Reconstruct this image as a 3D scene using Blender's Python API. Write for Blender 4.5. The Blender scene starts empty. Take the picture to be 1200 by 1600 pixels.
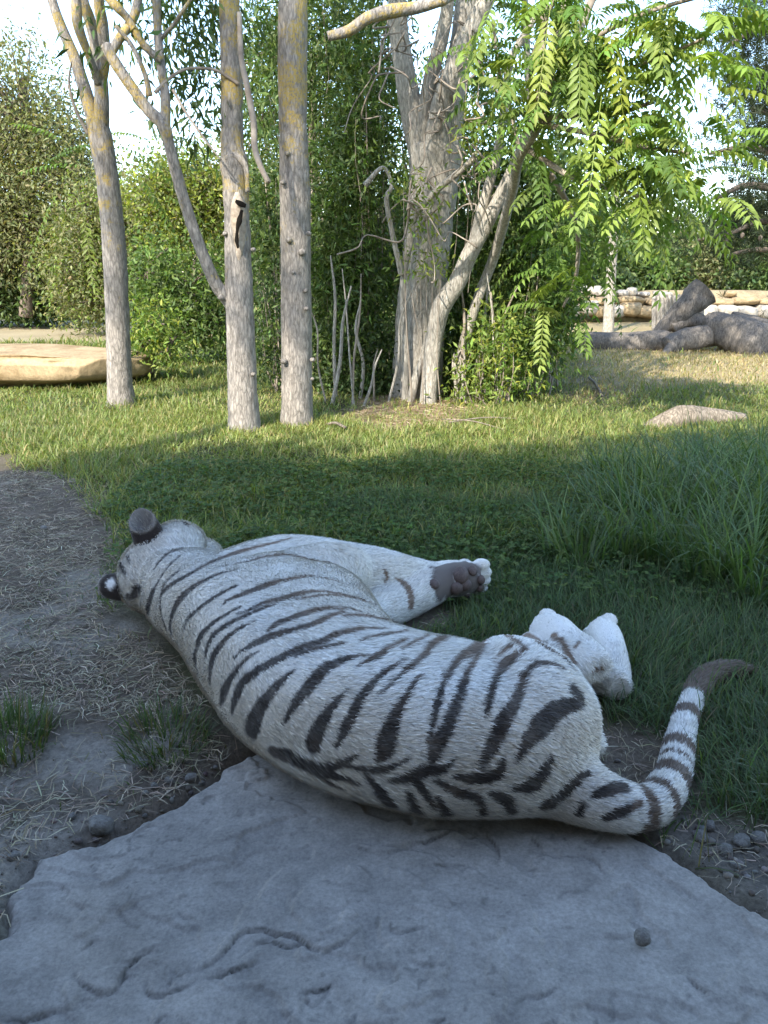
import bpy, bmesh, math, random
import numpy as np
from mathutils import Vector, Matrix
from mathutils.bvhtree import BVHTree
from mathutils.kdtree import KDTree

random.seed(7)
RNG = np.random.default_rng(7)
scene = bpy.context.scene
COL = scene.collection

# ------------------------------------------------------------------ camera
CAM_H = 1.30
PITCH = math.radians(17.1)
FOC = 1202.0            # focal length in pixels of a 1200 x 1600 frame
cam_data = bpy.data.cameras.new("camera")
cam = bpy.data.objects.new("camera", cam_data)
COL.objects.link(cam)
cam_data.sensor_fit = 'VERTICAL'
cam_data.sensor_height = 24.0
cam_data.lens = 24.0 * FOC / 1600.0
cam_data.clip_start = 0.05
cam_data.clip_end = 2000.0
cam.location = (0, 0, CAM_H)
cam.rotation_euler = (math.pi / 2 - PITCH, 0, 0)
scene.camera = cam

# ------------------------------------------------------------------ sky and sun
SUN_EL = math.radians(36.0)
SUN_AZ = math.radians(-152.0)     # compass angle of the sun seen from the scene, 0 = +Y, clockwise
world = bpy.data.worlds.new("World")
scene.world = world
world.use_nodes = True
wnt = world.node_tree
sky = wnt.nodes.new('ShaderNodeTexSky')
sky.sky_type = 'NISHITA'
sky.sun_disc = False
sky.sun_elevation = SUN_EL
sky.sun_rotation = SUN_AZ
sky.air_density = 1.0
sky.dust_density = 0.6
sky.ozone_density = 1.0
bg = wnt.nodes.get('Background') or wnt.nodes.new('ShaderNodeBackground')
wnt.links.new(sky.outputs[0], bg.inputs[0])
bg.inputs[1].default_value = 0.15
sun_data = bpy.data.lights.new("sun", 'SUN')
sun_data.energy = 2.7
sun_data.angle = math.radians(0.5)
sun_data.color = (1.0, 0.94, 0.84)
sun = bpy.data.objects.new("sun", sun_data)
COL.objects.link(sun)
sdir = Vector((math.sin(SUN_AZ) * math.cos(SUN_EL), math.cos(SUN_AZ) * math.cos(SUN_EL), math.sin(SUN_EL)))
sun.rotation_euler = sdir.to_track_quat('Z', 'Y').to_euler()
sun.location = sdir * 30

scene.view_settings.view_transform = 'Standard'
scene.view_settings.look = 'None'
scene.view_settings.exposure = 2.15
scene.view_settings.gamma = 1.0
scene.view_settings.use_curve_mapping = False
scene.cycles.use_denoising = True
scene.cycles.max_bounces = 6
scene.cycles.transparent_max_bounces = 8
scene.cycles.sample_clamp_indirect = 6.0

# ------------------------------------------------------------------ helpers: places
def ray(px, py):
    x = (px - 600) / FOC
    y = -(py - 800) / FOC
    c, s = math.cos(PITCH), math.sin(PITCH)
    return np.array([x, c + y * s, -s + y * c])

def at(px, py, z=0.0):
    """the point at height z seen at this place of the photograph"""
    r = ray(px, py)
    t = (z - CAM_H) / r[2]
    return np.array([0, 0, CAM_H]) + t * r

def atd(px, py, d):
    """the point at distance d (along Y) seen at this place of the photograph"""
    r = ray(px, py)
    return np.array([0, 0, CAM_H]) + r * (d / r[1])

# ------------------------------------------------------------------ helpers: noise
def _hash(ix, iy, iz, seed):
    h = (ix.astype(np.int64) * 374761393 + iy.astype(np.int64) * 668265263 + iz.astype(np.int64) * 2147483647 + seed * 1274126177) & 0xFFFFFFFF
    h = ((h ^ (h >> 13)) * 1274126177) & 0xFFFFFFFF
    h = (h ^ (h >> 16)) & 0xFFFFFFFF
    return h.astype(np.float64) / 4294967295.0

def vnoise(p, seed=0):
    """value noise, p = (n,2) or (n,3), result -1..1"""
    p = np.asarray(p, float)
    if p.shape[1] == 2:
        p = np.concatenate([p, np.zeros((len(p), 1))], 1)
    i = np.floor(p).astype(np.int64)
    f = p - i
    f = f * f * (3 - 2 * f)
    out = np.zeros(len(p))
    for dx in (0, 1):
        wx = f[:, 0] if dx else 1 - f[:, 0]
        for dy in (0, 1):
            wy = f[:, 1] if dy else 1 - f[:, 1]
            for dz in (0, 1):
                wz = f[:, 2] if dz else 1 - f[:, 2]
                out += wx * wy * wz * _hash(i[:, 0] + dx, i[:, 1] + dy, i[:, 2] + dz, seed)
    return out * 2 - 1

def fbm(p, octaves=4, seed=0, gain=0.5, lac=2.0):
    p = np.asarray(p, float)
    a, s, tot = 1.0, 0.0, 0.0
    for k in range(octaves):
        s = s + a * vnoise(p, seed + 17 * k)
        tot += a
        a *= gain
        p = p * lac + 3.7
    return s / tot

def smooth01(a, b, x):
    t = np.clip((x - a) / (b - a), 0, 1)
    return t * t * (3 - 2 * t)

def poly_sd(pts, poly):
    """signed distance to a polygon in plan, positive inside"""
    pts = np.asarray(pts, float)[:, :2]
    poly = np.asarray(poly, float)[:, :2]
    d = np.full(len(pts), 1e9)
    inside = np.zeros(len(pts), bool)
    n = len(poly)
    for k in range(n):
        a, b = poly[k], poly[(k + 1) % n]
        ab = b - a
        t = np.clip(((pts - a) @ ab) / max(ab @ ab, 1e-12), 0, 1)
        q = a + t[:, None] * ab
        d = np.minimum(d, np.hypot(*(pts - q).T))
        c = ((a[1] > pts[:, 1]) != (b[1] > pts[:, 1]))
        xx = a[0] + (pts[:, 1] - a[1]) / (b[1] - a[1] + 1e-12) * ab[0]
        inside ^= c & (pts[:, 0] < xx)
    return np.where(inside, d, -d)

# ------------------------------------------------------------------ helpers: meshes
def mesh_np(name, verts, faces, mat=None, smooth=True, cols=None):
    """faces: list of (n,k) int arrays; cols: dict name -> (nverts,3|4) point colours"""
    me = bpy.data.meshes.new(name)
    verts = np.ascontiguousarray(verts, np.float32)
    if isinstance(faces, np.ndarray):
        faces = [faces]
    loops = np.concatenate([np.asarray(f, np.int32).ravel() for f in faces])
    sizes = np.concatenate([np.full(len(f), f.shape[1], np.int32) for f in faces])
    starts = np.concatenate([[0], np.cumsum(sizes)[:-1]]).astype(np.int32)
    me.vertices.add(len(verts))
    me.vertices.foreach_set('co', verts.ravel())
    me.loops.add(len(loops))
    me.loops.foreach_set('vertex_index', loops)
    me.polygons.add(len(sizes))
    me.polygons.foreach_set('loop_start', starts)
    me.update(calc_edges=True)
    if smooth:
        me.polygons.foreach_set('use_smooth', np.ones(len(sizes), bool))
    if cols:
        for k, c in cols.items():
            c = np.asarray(c, np.float32)
            if c.shape[1] == 3:
                c = np.concatenate([c, np.ones((len(c), 1), np.float32)], 1)
            a = me.attributes.new(k, 'FLOAT_COLOR', 'POINT')
            a.data.foreach_set('color', np.ascontiguousarray(c).ravel())
    if mat is not None:
        me.materials.append(mat)
    return me

def link(name, me, parent=None, label=None, cat=None, group=None, kind=None, loc=None):
    o = bpy.data.objects.new(name, me)
    COL.objects.link(o)
    if parent is not None:
        o.parent = parent
    if label: o['label'] = label
    if cat: o['category'] = cat
    if group: o['group'] = group
    if kind: o['kind'] = kind
    if loc is not None: o.location = loc
    return o

class MB:
    """collects vertices, faces and point colours"""
    def __init__(self):
        self.v, self.f, self.c, self.n = [], [], [], 0
    def add(self, v, faces, c=None):
        v = np.asarray(v, float)
        self.v.append(v)
        if isinstance(faces, np.ndarray): faces = [faces]
        for f in faces:
            self.f.append(np.asarray(f, np.int64) + self.n)
        if c is not None:
            c = np.asarray(c, float)
            if c.ndim == 1: c = np.tile(c, (len(v), 1))
            self.c.append(c)
        self.n += len(v)
    def mesh(self, name, mat=None, smooth=True, colname='col'):
        fs = {}
        for f in self.f:
            fs.setdefault(f.shape[1], []).append(f)
        cols = {colname: np.concatenate(self.c)} if self.c else None
        return mesh_np(name, np.concatenate(self.v), [np.concatenate(x) for x in fs.values()], mat, smooth, cols)

def catmull(pts, n):
    """resample a polyline of (k,d) points with a Catmull-Rom curve, n points"""
    p = np.asarray(pts, float)
    if len(p) == 2:
        t = np.linspace(0, 1, n)[:, None]
        return p[0] * (1 - t) + p[1] * t
    q = np.concatenate([[2 * p[0] - p[1]], p, [2 * p[-1] - p[-2]]])
    d = np.concatenate([[0], np.cumsum(np.linalg.norm(np.diff(p[:, :3], axis=0), axis=1) + 1e-9)])
    u = np.interp(np.linspace(0, d[-1], n), d, np.arange(len(p)))
    i = np.minimum(u.astype(int), len(p) - 2)
    t = (u - i)[:, None]
    p0, p1, p2, p3 = q[i], q[i + 1], q[i + 2], q[i + 3]
    return 0.5 * ((2 * p1) + (-p0 + p2) * t + (2 * p0 - 5 * p1 + 4 * p2 - p3) * t ** 2 + (-p0 + 3 * p1 - 3 * p2 + p3) * t ** 3)

def tube(path, rad, sides=12, caps=True, squash=None, rough=0.0, seed=0, freq=6.0):
    """tapered tube along path (n,3) with radii (n,); returns verts, [quads, tris]"""
    path = np.asarray(path, float); n = len(path)
    rad = np.broadcast_to(np.asarray(rad, float), (n,))
    tan = np.gradient(path, axis=0)
    tan /= np.linalg.norm(tan, axis=1)[:, None] + 1e-12
    ref = np.array([0.0, 0.0, 1.0]) if abs(tan[0, 2]) < 0.9 else np.array([1.0, 0.0, 0.0])
    a = np.cross(tan[0], ref); a /= np.linalg.norm(a)
    ang = np.linspace(0, 2 * np.pi, sides, endpoint=False)
    V = np.zeros((n, sides, 3))
    for k in range(n):
        a = a - tan[k] * (a @ tan[k]); a /= np.linalg.norm(a) + 1e-12
        b = np.cross(tan[k], a)
        V[k] = path[k] + rad[k] * (np.cos(ang)[:, None] * a + np.sin(ang)[:, None] * b)
    if rough > 0:
        flat = V.reshape(-1, 3)
        nz = fbm(flat * freq, 3, seed)
        ctr = np.repeat(path, sides, 0)
        V = (ctr + (flat - ctr) * (1 + rough * nz[:, None])).reshape(n, sides, 3)
    V = V.reshape(-1, 3)
    i = np.arange(n - 1)[:, None] * sides; j = np.arange(sides)[None]; j2 = (j + 1) % sides
    q = np.stack([i + j, i + j2, i + sides + j2, i + sides + j], -1).reshape(-1, 4)
    fs = [q]
    if caps:
        V = np.concatenate([V, path[:1], path[-1:]])
        c0, c1 = n * sides, n * sides + 1
        jj = np.arange(sides); jk = (jj + 1) % sides; e = (n - 1) * sides
        fs.append(np.concatenate([np.stack([np.full(sides, c0), jk, jj], 1), np.stack([np.full(sides, c1), e + jj, e + jk], 1)]))
    return V, fs

def ico(sub=2):
    bm = bmesh.new()
    bmesh.ops.create_icosphere(bm, subdivisions=sub, radius=1.0)
    v = np.array([x.co[:] for x in bm.verts]); f = np.array([[q.index for q in x.verts] for x in bm.faces])
    bm.free()
    return v, f

# ------------------------------------------------------------------ helpers: materials
def new_mat(name, rough=0.8, spec=0.3):
    m = bpy.data.materials.new(name)
    m.use_nodes = True
    b = m.node_tree.nodes['Principled BSDF']
    b.inputs['Roughness'].default_value = rough
    b.inputs['Specular IOR Level'].default_value = spec
    return m, m.node_tree, b

def nd(nt, typ, **kw):
    n = nt.nodes.new(typ)
    for k, v in kw.items():
        if k.startswith('i_'):
            n.inputs[k[2:].replace('_', ' ')].default_value = v
        else:
            setattr(n, k, v)
    return n

def ramp(nt, fac, stops):
    r = nt.nodes.new('ShaderNodeValToRGB')
    while len(r.color_ramp.elements) > 1:
        r.color_ramp.elements.remove(r.color_ramp.elements[-1])
    r.color_ramp.elements[0].position = stops[0][0]
    r.color_ramp.elements[0].color = (*stops[0][1], 1)
    for p, c in stops[1:]:
        e = r.color_ramp.elements.new(p); e.color = (*c, 1)
    nt.links.new(fac, r.inputs[0])
    return r.outputs[0]

def noise(nt, scale, detail=4, rough=0.55, coord='Object', dist=0.0):
    tc = nt.nodes.new('ShaderNodeTexCoord')
    n = nd(nt, 'ShaderNodeTexNoise')
    n.inputs['Scale'].default_value = scale
    n.inputs['Detail'].default_value = detail
    n.inputs['Roughness'].default_value = rough
    n.inputs['Distortion'].default_value = dist
    nt.links.new(tc.outputs[coord], n.inputs['Vector'])
    return n.outputs['Fac']

def mix(nt, fac, a, b, mode='MIX'):
    m = nt.nodes.new('ShaderNodeMix'); m.data_type = 'RGBA'; m.blend_type = mode
    for sock, val in ((m.inputs[0], fac), (m.inputs[6], a), (m.inputs[7], b)):
        if hasattr(val, 'is_linked'): nt.links.new(val, sock)
        elif isinstance(val, (int, float)): sock.default_value = val
        else: sock.default_value = (*val, 1)
    return m.outputs[2]

def bump(nt, bsdf, h, strength=0.5, dist=0.01):
    b = nt.nodes.new('ShaderNodeBump')
    b.inputs['Strength'].default_value = strength
    b.inputs['Distance'].default_value = dist
    nt.links.new(h, b.inputs['Height'])
    nt.links.new(b.outputs[0], bsdf.inputs['Normal'])

def attr(nt, name='col'):
    a = nt.nodes.new('ShaderNodeAttribute'); a.attribute_name = name
    return a.outputs['Color']

# ================================================================== PLANT AND ROCK BUILDERS
def leaf_mat(name, trans=.35, rough=.5, spec=.3):
    m, nt, b = new_mat(name, rough, spec)
    a = attr(nt)
    nt.links.new(a, b.inputs['Base Color'])
    t = nt.nodes.new('ShaderNodeBsdfTranslucent')
    nt.links.new(mix(nt, 1.0, a, (1.4, 1.4, .55), 'MULTIPLY'), t.inputs['Color'])
    ms = nt.nodes.new('ShaderNodeMixShader'); ms.inputs[0].default_value = trans
    out = nt.nodes['Material Output']
    nt.links.new(b.outputs[0], ms.inputs[1]); nt.links.new(t.outputs[0], ms.inputs[2]); nt.links.new(ms.outputs[0], out.inputs['Surface'])
    return m

LEAF = leaf_mat('leaf', .42)
GRASS = leaf_mat('grass_blade', .40, .45, .35)

def unit(v):
    return v / (np.linalg.norm(v, axis=-1, keepdims=True) + 1e-9)

def leaf_geo(P, D, N, L, W, C, fold=.25, droop=.15):
    """leaf blades: base, two flanks, midrib, tip (4 triangles each)"""
    P = np.asarray(P, float); n = len(P)
    D = unit(D); N = N - D * (N * D).sum(1)[:, None]; N = unit(N); S = np.cross(D, N)
    L = np.broadcast_to(L, (n,))[:, None]; W = np.broadcast_to(W, (n,))[:, None]
    mid = P + D * L * .42
    v = np.stack([P, mid + S * W / 2 + N * W * fold, mid - S * W / 2 + N * W * fold, mid, P + D * L - N * L * droop], 1).reshape(-1, 3)
    b = np.arange(n)[:, None] * 5
    f = np.concatenate([b + np.array([[0, 1, 3]]), b + np.array([[0, 3, 2]]), b + np.array([[3, 1, 4]]), b + np.array([[3, 4, 2]])])
    return v, f, np.repeat(C, 5, 0)

def palette(rg, n, cols, jit=.18):
    cols = np.array(cols, float)
    c = cols[rg.integers(0, len(cols), n)]
    return np.clip(c * (1 + rg.normal(0, jit, (n, 1))) * (1 + rg.normal(0, jit * .3, (n, 3))), .004, .6)

def blob_points(rg, blobs, per):
    """cluster centres spread through ellipsoids (x,y,z,rx,ry,rz,weight)"""
    w = np.array([b[6] if len(b) > 6 else b[3] * b[5] for b in blobs]); k = rg.choice(len(blobs), per, p=w / w.sum())
    B = np.array([b[:6] for b in blobs])[k]
    d = unit(rg.normal(0, 1, (per, 3)))
    r = rg.random(per) ** .42
    off = d * r[:, None]
    return B[:, :3] + off * B[:, 3:6], off

def foliage(seed, blobs, clusters, per, L, W, cols, sig=.13, droop=.35, mat=None, flat=.9, jit=.18, zmin=.02, lvar=.35):
    """single leaves in loose clumps"""
    rg = np.random.default_rng(seed)
    c, o = blob_points(rg, blobs, clusters)
    P = np.repeat(c, per, 0) + rg.normal(0, sig, (clusters * per, 3))
    O = np.repeat(o, per, 0)
    n = len(P)
    D = O * .6 + rg.normal(0, .7, (n, 3)); D[:, 2] -= droop
    N = rg.normal(0, flat, (n, 3)); N[:, 2] += 1
    ctone = np.repeat(1 + rg.normal(0, .14, clusters), per)[:, None]
    C = palette(rg, n, cols, jit) * ctone
    keep = P[:, 2] > zmin
    l = L * (1 + rg.uniform(-lvar, lvar, n)); w = W * (1 + rg.uniform(-lvar, lvar, n))
    return leaf_geo(P[keep], D[keep], N[keep], l[keep], w[keep], C[keep]), c

def pinnate(rg, P, D, length, pairs, ll, lw, cols, droop=.45):
    """compound leaves: a curved stalk with paired leaflets"""
    n = len(P); D = unit(D); up = np.tile([0, 0, 1.0], (n, 1)); S = unit(np.cross(D, up))
    length = np.broadcast_to(length, (n,))
    vs, fs, cs, off = [], [], [], 0
    tone = palette(rg, n, cols, .15)
    k = np.arange(pairs + 1) / pairs
    Lp, Ld, Ln, Lc, Ll, Lw = [], [], [], [], [], []
    prev = None
    for i, t in enumerate(k):
        tt = .18 + .82 * t
        pos = P + D * (length * tt)[:, None]; pos[:, 2] -= droop * length * tt ** 2
        dd = unit(D - up * droop * 2 * tt)
        nn = unit(np.cross(S, dd))
        sz = ll * (1 - .35 * abs(t - .45)) * (.9 + .2 * rg.random(n))
        for s in (-1, 1):
            if t == 1 and s == 1:
                d = dd
            else:
                d = S * s * .85 + dd * .45 - up * (.28 + .25 * rg.random((n, 1)))
            Lp.append(pos); Ld.append(d); Ln.append(nn + rg.normal(0, .18, (n, 3))); Lc.append(tone * (1 + rg.normal(0, .10, (n, 1)))); Ll.append(sz); Lw.append(sz * lw / ll)
    v, f, c = leaf_geo(np.concatenate(Lp), np.concatenate(Ld), np.concatenate(Ln), np.concatenate(Ll), np.concatenate(Lw), np.clip(np.concatenate(Lc), .004, .6))
    # stalks as slim three-point ribbons
    a = P; m = P + D * (length * .5)[:, None]; m[:, 2] -= droop * length * .25
    e = P + D * length[:, None]; e[:, 2] -= droop * length
    w = S * .0028
    sv = np.stack([a - w, a + w, m - w, m + w, e - w * .4, e + w * .4], 1).reshape(-1, 3)
    b = np.arange(n)[:, None] * 6 + len(v)
    q = np.concatenate([b + np.array([[0, 1, 3]]), b + np.array([[0, 3, 2]]), b + np.array([[2, 3, 5]]), b + np.array([[2, 5, 4]])])
    return np.concatenate([v, sv]), np.concatenate([f, q]), np.concatenate([c, np.repeat(tone * .9, 6, 0)])

def twigs(seed, starts, ends, r0=.008, sag=.1, sides=4, seg=6, wig=.05):
    rg = np.random.default_rng(seed); mb = MB()
    for a, b in zip(starts, ends):
        t = np.linspace(0, 1, seg)[:, None]
        L = np.linalg.norm(b - a)
        p = a * (1 - t) + b * t
        p = p + rg.normal(0, wig * L * .25, (seg, 3)) * np.sin(np.pi * t) + np.array([0, 0, sag * L]) * (4 * t * (1 - t))
        v, f = tube(p, r0 * (1 - .75 * t[:, 0]), sides, caps=False); mb.add(v, f)
    return mb

def bark_mat(name, base=(.27, .24, .205), dark=(.10, .088, .075), lichen=.55, lo=.9, hi=2.7, scale=1.0, fiss=.30):
    m, nt, b = new_mat(name, .9, .15)
    tc = nt.nodes.new('ShaderNodeTexCoord')
    mp = nt.nodes.new('ShaderNodeMapping'); mp.inputs['Scale'].default_value = (26 * scale, 26 * scale, 7 * scale)
    nt.links.new(tc.outputs['Object'], mp.inputs[0])
    n1 = nd(nt, 'ShaderNodeTexNoise'); n1.inputs['Scale'].default_value = 1.6; n1.inputs['Detail'].default_value = 7; n1.inputs['Roughness'].default_value = .65
    nt.links.new(mp.outputs[0], n1.inputs['Vector'])
    v1 = nd(nt, 'ShaderNodeTexVoronoi', feature='DISTANCE_TO_EDGE'); v1.inputs['Scale'].default_value = 1.5
    dm = nt.nodes.new('ShaderNodeVectorMath'); dm.operation = 'ADD'
    sc = nt.nodes.new('ShaderNodeVectorMath'); sc.operation = 'SCALE'; sc.inputs['Scale'].default_value = .8
    nt.links.new(n1.outputs['Color'], sc.inputs[0]); nt.links.new(mp.outputs[0], dm.inputs[0]); nt.links.new(sc.outputs[0], dm.inputs[1]); nt.links.new(dm.outputs[0], v1.inputs['Vector'])
    fis = ramp(nt, v1.outputs['Distance'], [(0.0, (1 - fiss, 1 - fiss, 1 - fiss)), (.16, (1, 1, 1))])
    c = ramp(nt, n1.outputs['Fac'], [(.25, dark), (.5, base), (.75, tuple(min(.6, x * 1.5) for x in base))])
    c = mix(nt, 1.0, c, fis, 'MULTIPLY')
    if lichen > 0:
        ln = noise(nt, 5.5, 6, .7)
        sx = nt.nodes.new('ShaderNodeSeparateXYZ'); nt.links.new(tc.outputs['Object'], sx.inputs[0])
        mr = nt.nodes.new('ShaderNodeMapRange'); mr.inputs[1].default_value = lo; mr.inputs[2].default_value = hi; mr.inputs[3].default_value = -.10; mr.inputs[4].default_value = .10 * lichen * 2
        nt.links.new(sx.outputs[2], mr.inputs[0])
        ad = nt.nodes.new('ShaderNodeMath'); ad.operation = 'ADD'; nt.links.new(ln, ad.inputs[0]); nt.links.new(mr.outputs[0], ad.inputs[1])
        lm = ramp(nt, ad.outputs[0], [(.56, (0, 0, 0)), (.66, (1, 1, 1))])
        fine = ramp(nt, noise(nt, 60, 3), [(.35, (0, 0, 0)), (.55, (.85, .85, .85))])
        lmf = mix(nt, 1.0, lm, fine, 'MULTIPLY')
        c = mix(nt, lmf, c, (.38, .27, .065))
    nt.links.new(c, b.inputs['Base Color'])
    mx = nt.nodes.new('ShaderNodeMath'); mx.operation = 'MULTIPLY_ADD'; mx.inputs[1].default_value = .6
    nt.links.new(n1.outputs['Fac'], mx.inputs[0]); nt.links.new(fis, mx.inputs[2])
    bump(nt, b, mx.outputs[0], .8, .012)
    return m

BARK = bark_mat('bark_grey')
BARK_PALE = bark_mat('bark_pale', (.34, .31, .26), (.17, .15, .12), 0)
BARK_DARK = bark_mat('bark_dark', (.17, .135, .105), (.06, .05, .04), 0)
TWIG, _nt, _b = new_mat('twig', .85, .2)
_nt.links.new(ramp(_nt, noise(_nt, 9, 4), [(.3, (.16, .125, .095)), (.7, (.34, .29, .23))]), _b.inputs['Base Color'])

def limb(pts, sides=18, n=None, rough=.10, seed=0, freq=9):
    """pts rows: px, py, distance, half width in px -> tapered limb in the place"""
    w = []
    for px, py, d, r in pts:
        p = atd(px, py, d); depth = d * math.cos(PITCH) - (p[2] - CAM_H) * math.sin(PITCH)
        w.append([*p, r * depth / FOC])
    s = catmull(np.array(w), n or max(8, len(pts) * 10))
    return tube(s[:, :3], np.maximum(s[:, 3], .002), sides, True, rough=rough, seed=seed, freq=freq)

def facet(q, seed, n=12, cut=.8):
    """break flat faces into a rounded stone"""
    rg = np.random.default_rng(seed)
    for k in range(n):
        a = unit(rg.normal(0, 1, 3)); d = q @ a; lim = d.max() * rg.uniform(cut, .97)
        over = np.maximum(0, d - lim)
        q = q - a[None] * (over * .93)[:, None]
    return q

def rock_mesh(seed, dims, mat, sub=4, rough=.18, flat=2.6, freq=1.6, strata=0.0):
    v, f = ico(sub)
    q = np.sign(v) * np.abs(v) ** (2 / flat)          # towards a rounded block
    q = q / np.maximum(1e-6, np.linalg.norm(v, axis=1)[:, None])
    r = 1 + rough * fbm(v * freq + seed * 7.3, 4, seed) + rough * .35 * fbm(v * freq * 4 + seed, 3, seed + 5)
    q = q * r[:, None]
    if strata > 0:
        lay = np.floor(q[:, 2] * 4 + .5 * vnoise(q * 2, seed)) / 4
        q[:, :2] *= (1 + strata * (_hash((lay * 4).astype(np.int64) + 50, np.zeros(len(q), np.int64), np.zeros(len(q), np.int64), seed) - .5))[:, None]
    q = facet(q, seed, 14, .80)
    q = q * np.array(dims)
    return mesh_np('rock', q, f, mat)

def stone_mat(name, a, b_, scale=4, bs=.5, dust=None):
    m, nt, b = new_mat(name, .92, .15)
    n1 = noise(nt, scale, 8, .62)
    c = ramp(nt, n1, [(.28, a), (.55, b_), (.8, tuple(min(.75, x * 1.25) for x in b_))])
    n2 = noise(nt, scale * 9, 5, .7)
    c = mix(nt, 1.0, c, ramp(nt, n2, [(.3, (.7, .7, .7)), (.6, (1.05, 1.05, 1.05))]), 'MULTIPLY')
    nt.links.new(c, b.inputs['Base Color'])
    ad = nt.nodes.new('ShaderNodeMath'); ad.operation = 'MULTIPLY_ADD'; ad.inputs[1].default_value = .3
    nt.links.new(n2, ad.inputs[0]); nt.links.new(n1, ad.inputs[2])
    bump(nt, b, ad.outputs[0], bs, .02)
    return m

def blades(rg, P, H, W, C, lean=.35, curl=.6, az=None, seg=3, tipc=None):
    """grass blades that rise, bend over and taper"""
    n = len(P); H = np.broadcast_to(H, (n,)); W = np.broadcast_to(W, (n,)); az = rg.uniform(0, 2 * np.pi, n) if az is None else az
    d = np.stack([np.cos(az), np.sin(az), np.zeros(n)], 1); s = np.stack([-np.sin(az), np.cos(az), np.zeros(n)], 1)
    tw = rg.uniform(-.7, .7, n)[:, None]; s = s * np.cos(tw) + d * np.sin(tw)
    le = np.abs(rg.normal(lean, lean * .5, n)); cu = np.abs(rg.normal(curl, curl * .4, n))
    rows = []
    ang = np.clip(le, 0, 1.3); pos = P.copy(); rows.append(pos.copy())
    for k in range(seg):
        step = (H / seg)[:, None]
        pos = pos + (d * np.sin(ang)[:, None] + np.array([0, 0, 1.0]) * np.cos(ang)[:, None]) * step
        ang = np.clip(ang + cu * (k + 1) / seg * 1.1, 0, 2.5); rows.append(pos.copy())
    v = []
    wp = [.75, 1.0, .7, .45, .3]
    for k in range(seg):
        w = (W * wp[k] / 2)[:, None] * s
        v += [rows[k] - w, rows[k] + w]
    v.append(rows[-1])
    m = 2 * seg + 1
    v = np.stack(v, 1).reshape(-1, 3)
    b = np.arange(n)[:, None] * m
    f4 = [b + np.array([[2 * k, 2 * k + 1, 2 * k + 3, 2 * k + 2]]) for k in range(seg - 1)]
    f3 = b + np.array([[2 * seg - 2, 2 * seg - 1, 2 * seg]])
    cc = np.repeat(C, m, 0)
    return v, ([np.concatenate(f4)] if f4 else []) + [f3], cc

# ================================================================== GROUND
def pp(*pts):
    return np.array([at(x, y)[:2] for x, y in pts])

SLAB = np.concatenate([pp((0, 1392), (45, 1325), (150, 1290), (262, 1250), (350, 1185), (430, 1150), (700, 1180), (900, 1240), (985, 1302), (1012, 1307), (1062, 1337), (1130, 1387), (1200, 1425), (1330, 1500)),
                       [[1.05, .80], [.9, .35], [-1.0, .30], [-1.05, .9], [-.80, 1.28]]])
DIRT = np.concatenate([[[-9, 5.9]], pp((-250, 690), (0, 704), (90, 738), (150, 775), (178, 830), (190, 890), (240, 985), (330, 1120), (430, 1190), (300, 1300), (0, 1420)), [[-1.2, .3], [-9, .3]]])
GRAVEL = np.concatenate([pp((985, 1300), (1050, 1262), (1100, 1270), (1200, 1300), (1330, 1330)), [[2.6, 1.2], [2.2, .4], [1.0, .5]], pp((1200, 1425), (1080, 1350))])
BARE = [(*at(985, 1185)[:2], .16), (*at(640, 965)[:2], .17), (*at(1010, 1225)[:2], .10), (*at(880, 1120)[:2], .10)]
DRY = np.concatenate([pp((915, 622), (985, 612), (1090, 606), (1200, 604)), [[14, 8.2], [14, 26], [4, 26]], pp((870, 560), (890, 600))])
SANDL = np.concatenate([[[-22, 12.3]], pp((0, 536), (180, 533), (250, 520), (300, 505), (200, 501), (0, 500)), [[-30, 24]]])
LITTER = pp((500, 655), (560, 625), (700, 610), (760, 640), (700, 668), (600, 672))

def ground_h(x, y):
    p = np.stack([x, y], 1)
    far = smooth01(5, 30, np.hypot(x, y))
    z = .012 * fbm(p * 3.1, 4, 2) + .05 * far * fbm(p * .35, 3, 3)
    near = smooth01(6, 1.5, y)
    z += near * .006 * fbm(p * 17, 3, 4)
    s = poly_sd(p, SLAB)
    z -= smooth01(-.02, .06, s) * .09
    g = poly_sd(p, GRAVEL)
    z -= smooth01(-.05, .2, g) * .028
    d = poly_sd(p, DIRT)
    z -= .008 * smooth01(-.3, .1, d)
    # ridge of trodden straw left of the tiger
    a, b = at(60, 1135), at(330, 1120)
    t = np.clip((x - a[0]) / (b[0] - a[0]), 0, 1); yy = a[1] + t * (b[1] - a[1])
    z += .022 * np.exp(-((y - yy) / .10) ** 2) * smooth01(a[0] - .5, a[0], x) * smooth01(b[0] + .1, b[0] - .1, x)
    return z

def cover(x, y):
    """how much green cover grows at a place, 0..1"""
    p = np.stack([x, y], 1)
    w = fbm(p * 1.7, 4, 9) * .35 + fbm(p * 7, 3, 19) * .08
    g = smooth01(.12, -.16, poly_sd(p, DIRT) + w * .5)
    g *= smooth01(.06, -.10, poly_sd(p, GRAVEL) + w * .15)
    g *= smooth01(.03, -.02, poly_sd(p, SLAB))
    for bx, by, r in BARE:
        g *= smooth01(r * .6, r * 1.5, np.hypot(x - bx, (y - by)) + .12 * w)
    g *= 1 - .96 * smooth01(-.6, .5, poly_sd(p, DRY) + w * 1.5)
    g *= 1 - smooth01(-.3, .5, poly_sd(p, SANDL) + w)
    g *= 1 - .75 * smooth01(-.2, .2, poly_sd(p, LITTER) + w * .6)
    return g

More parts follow.
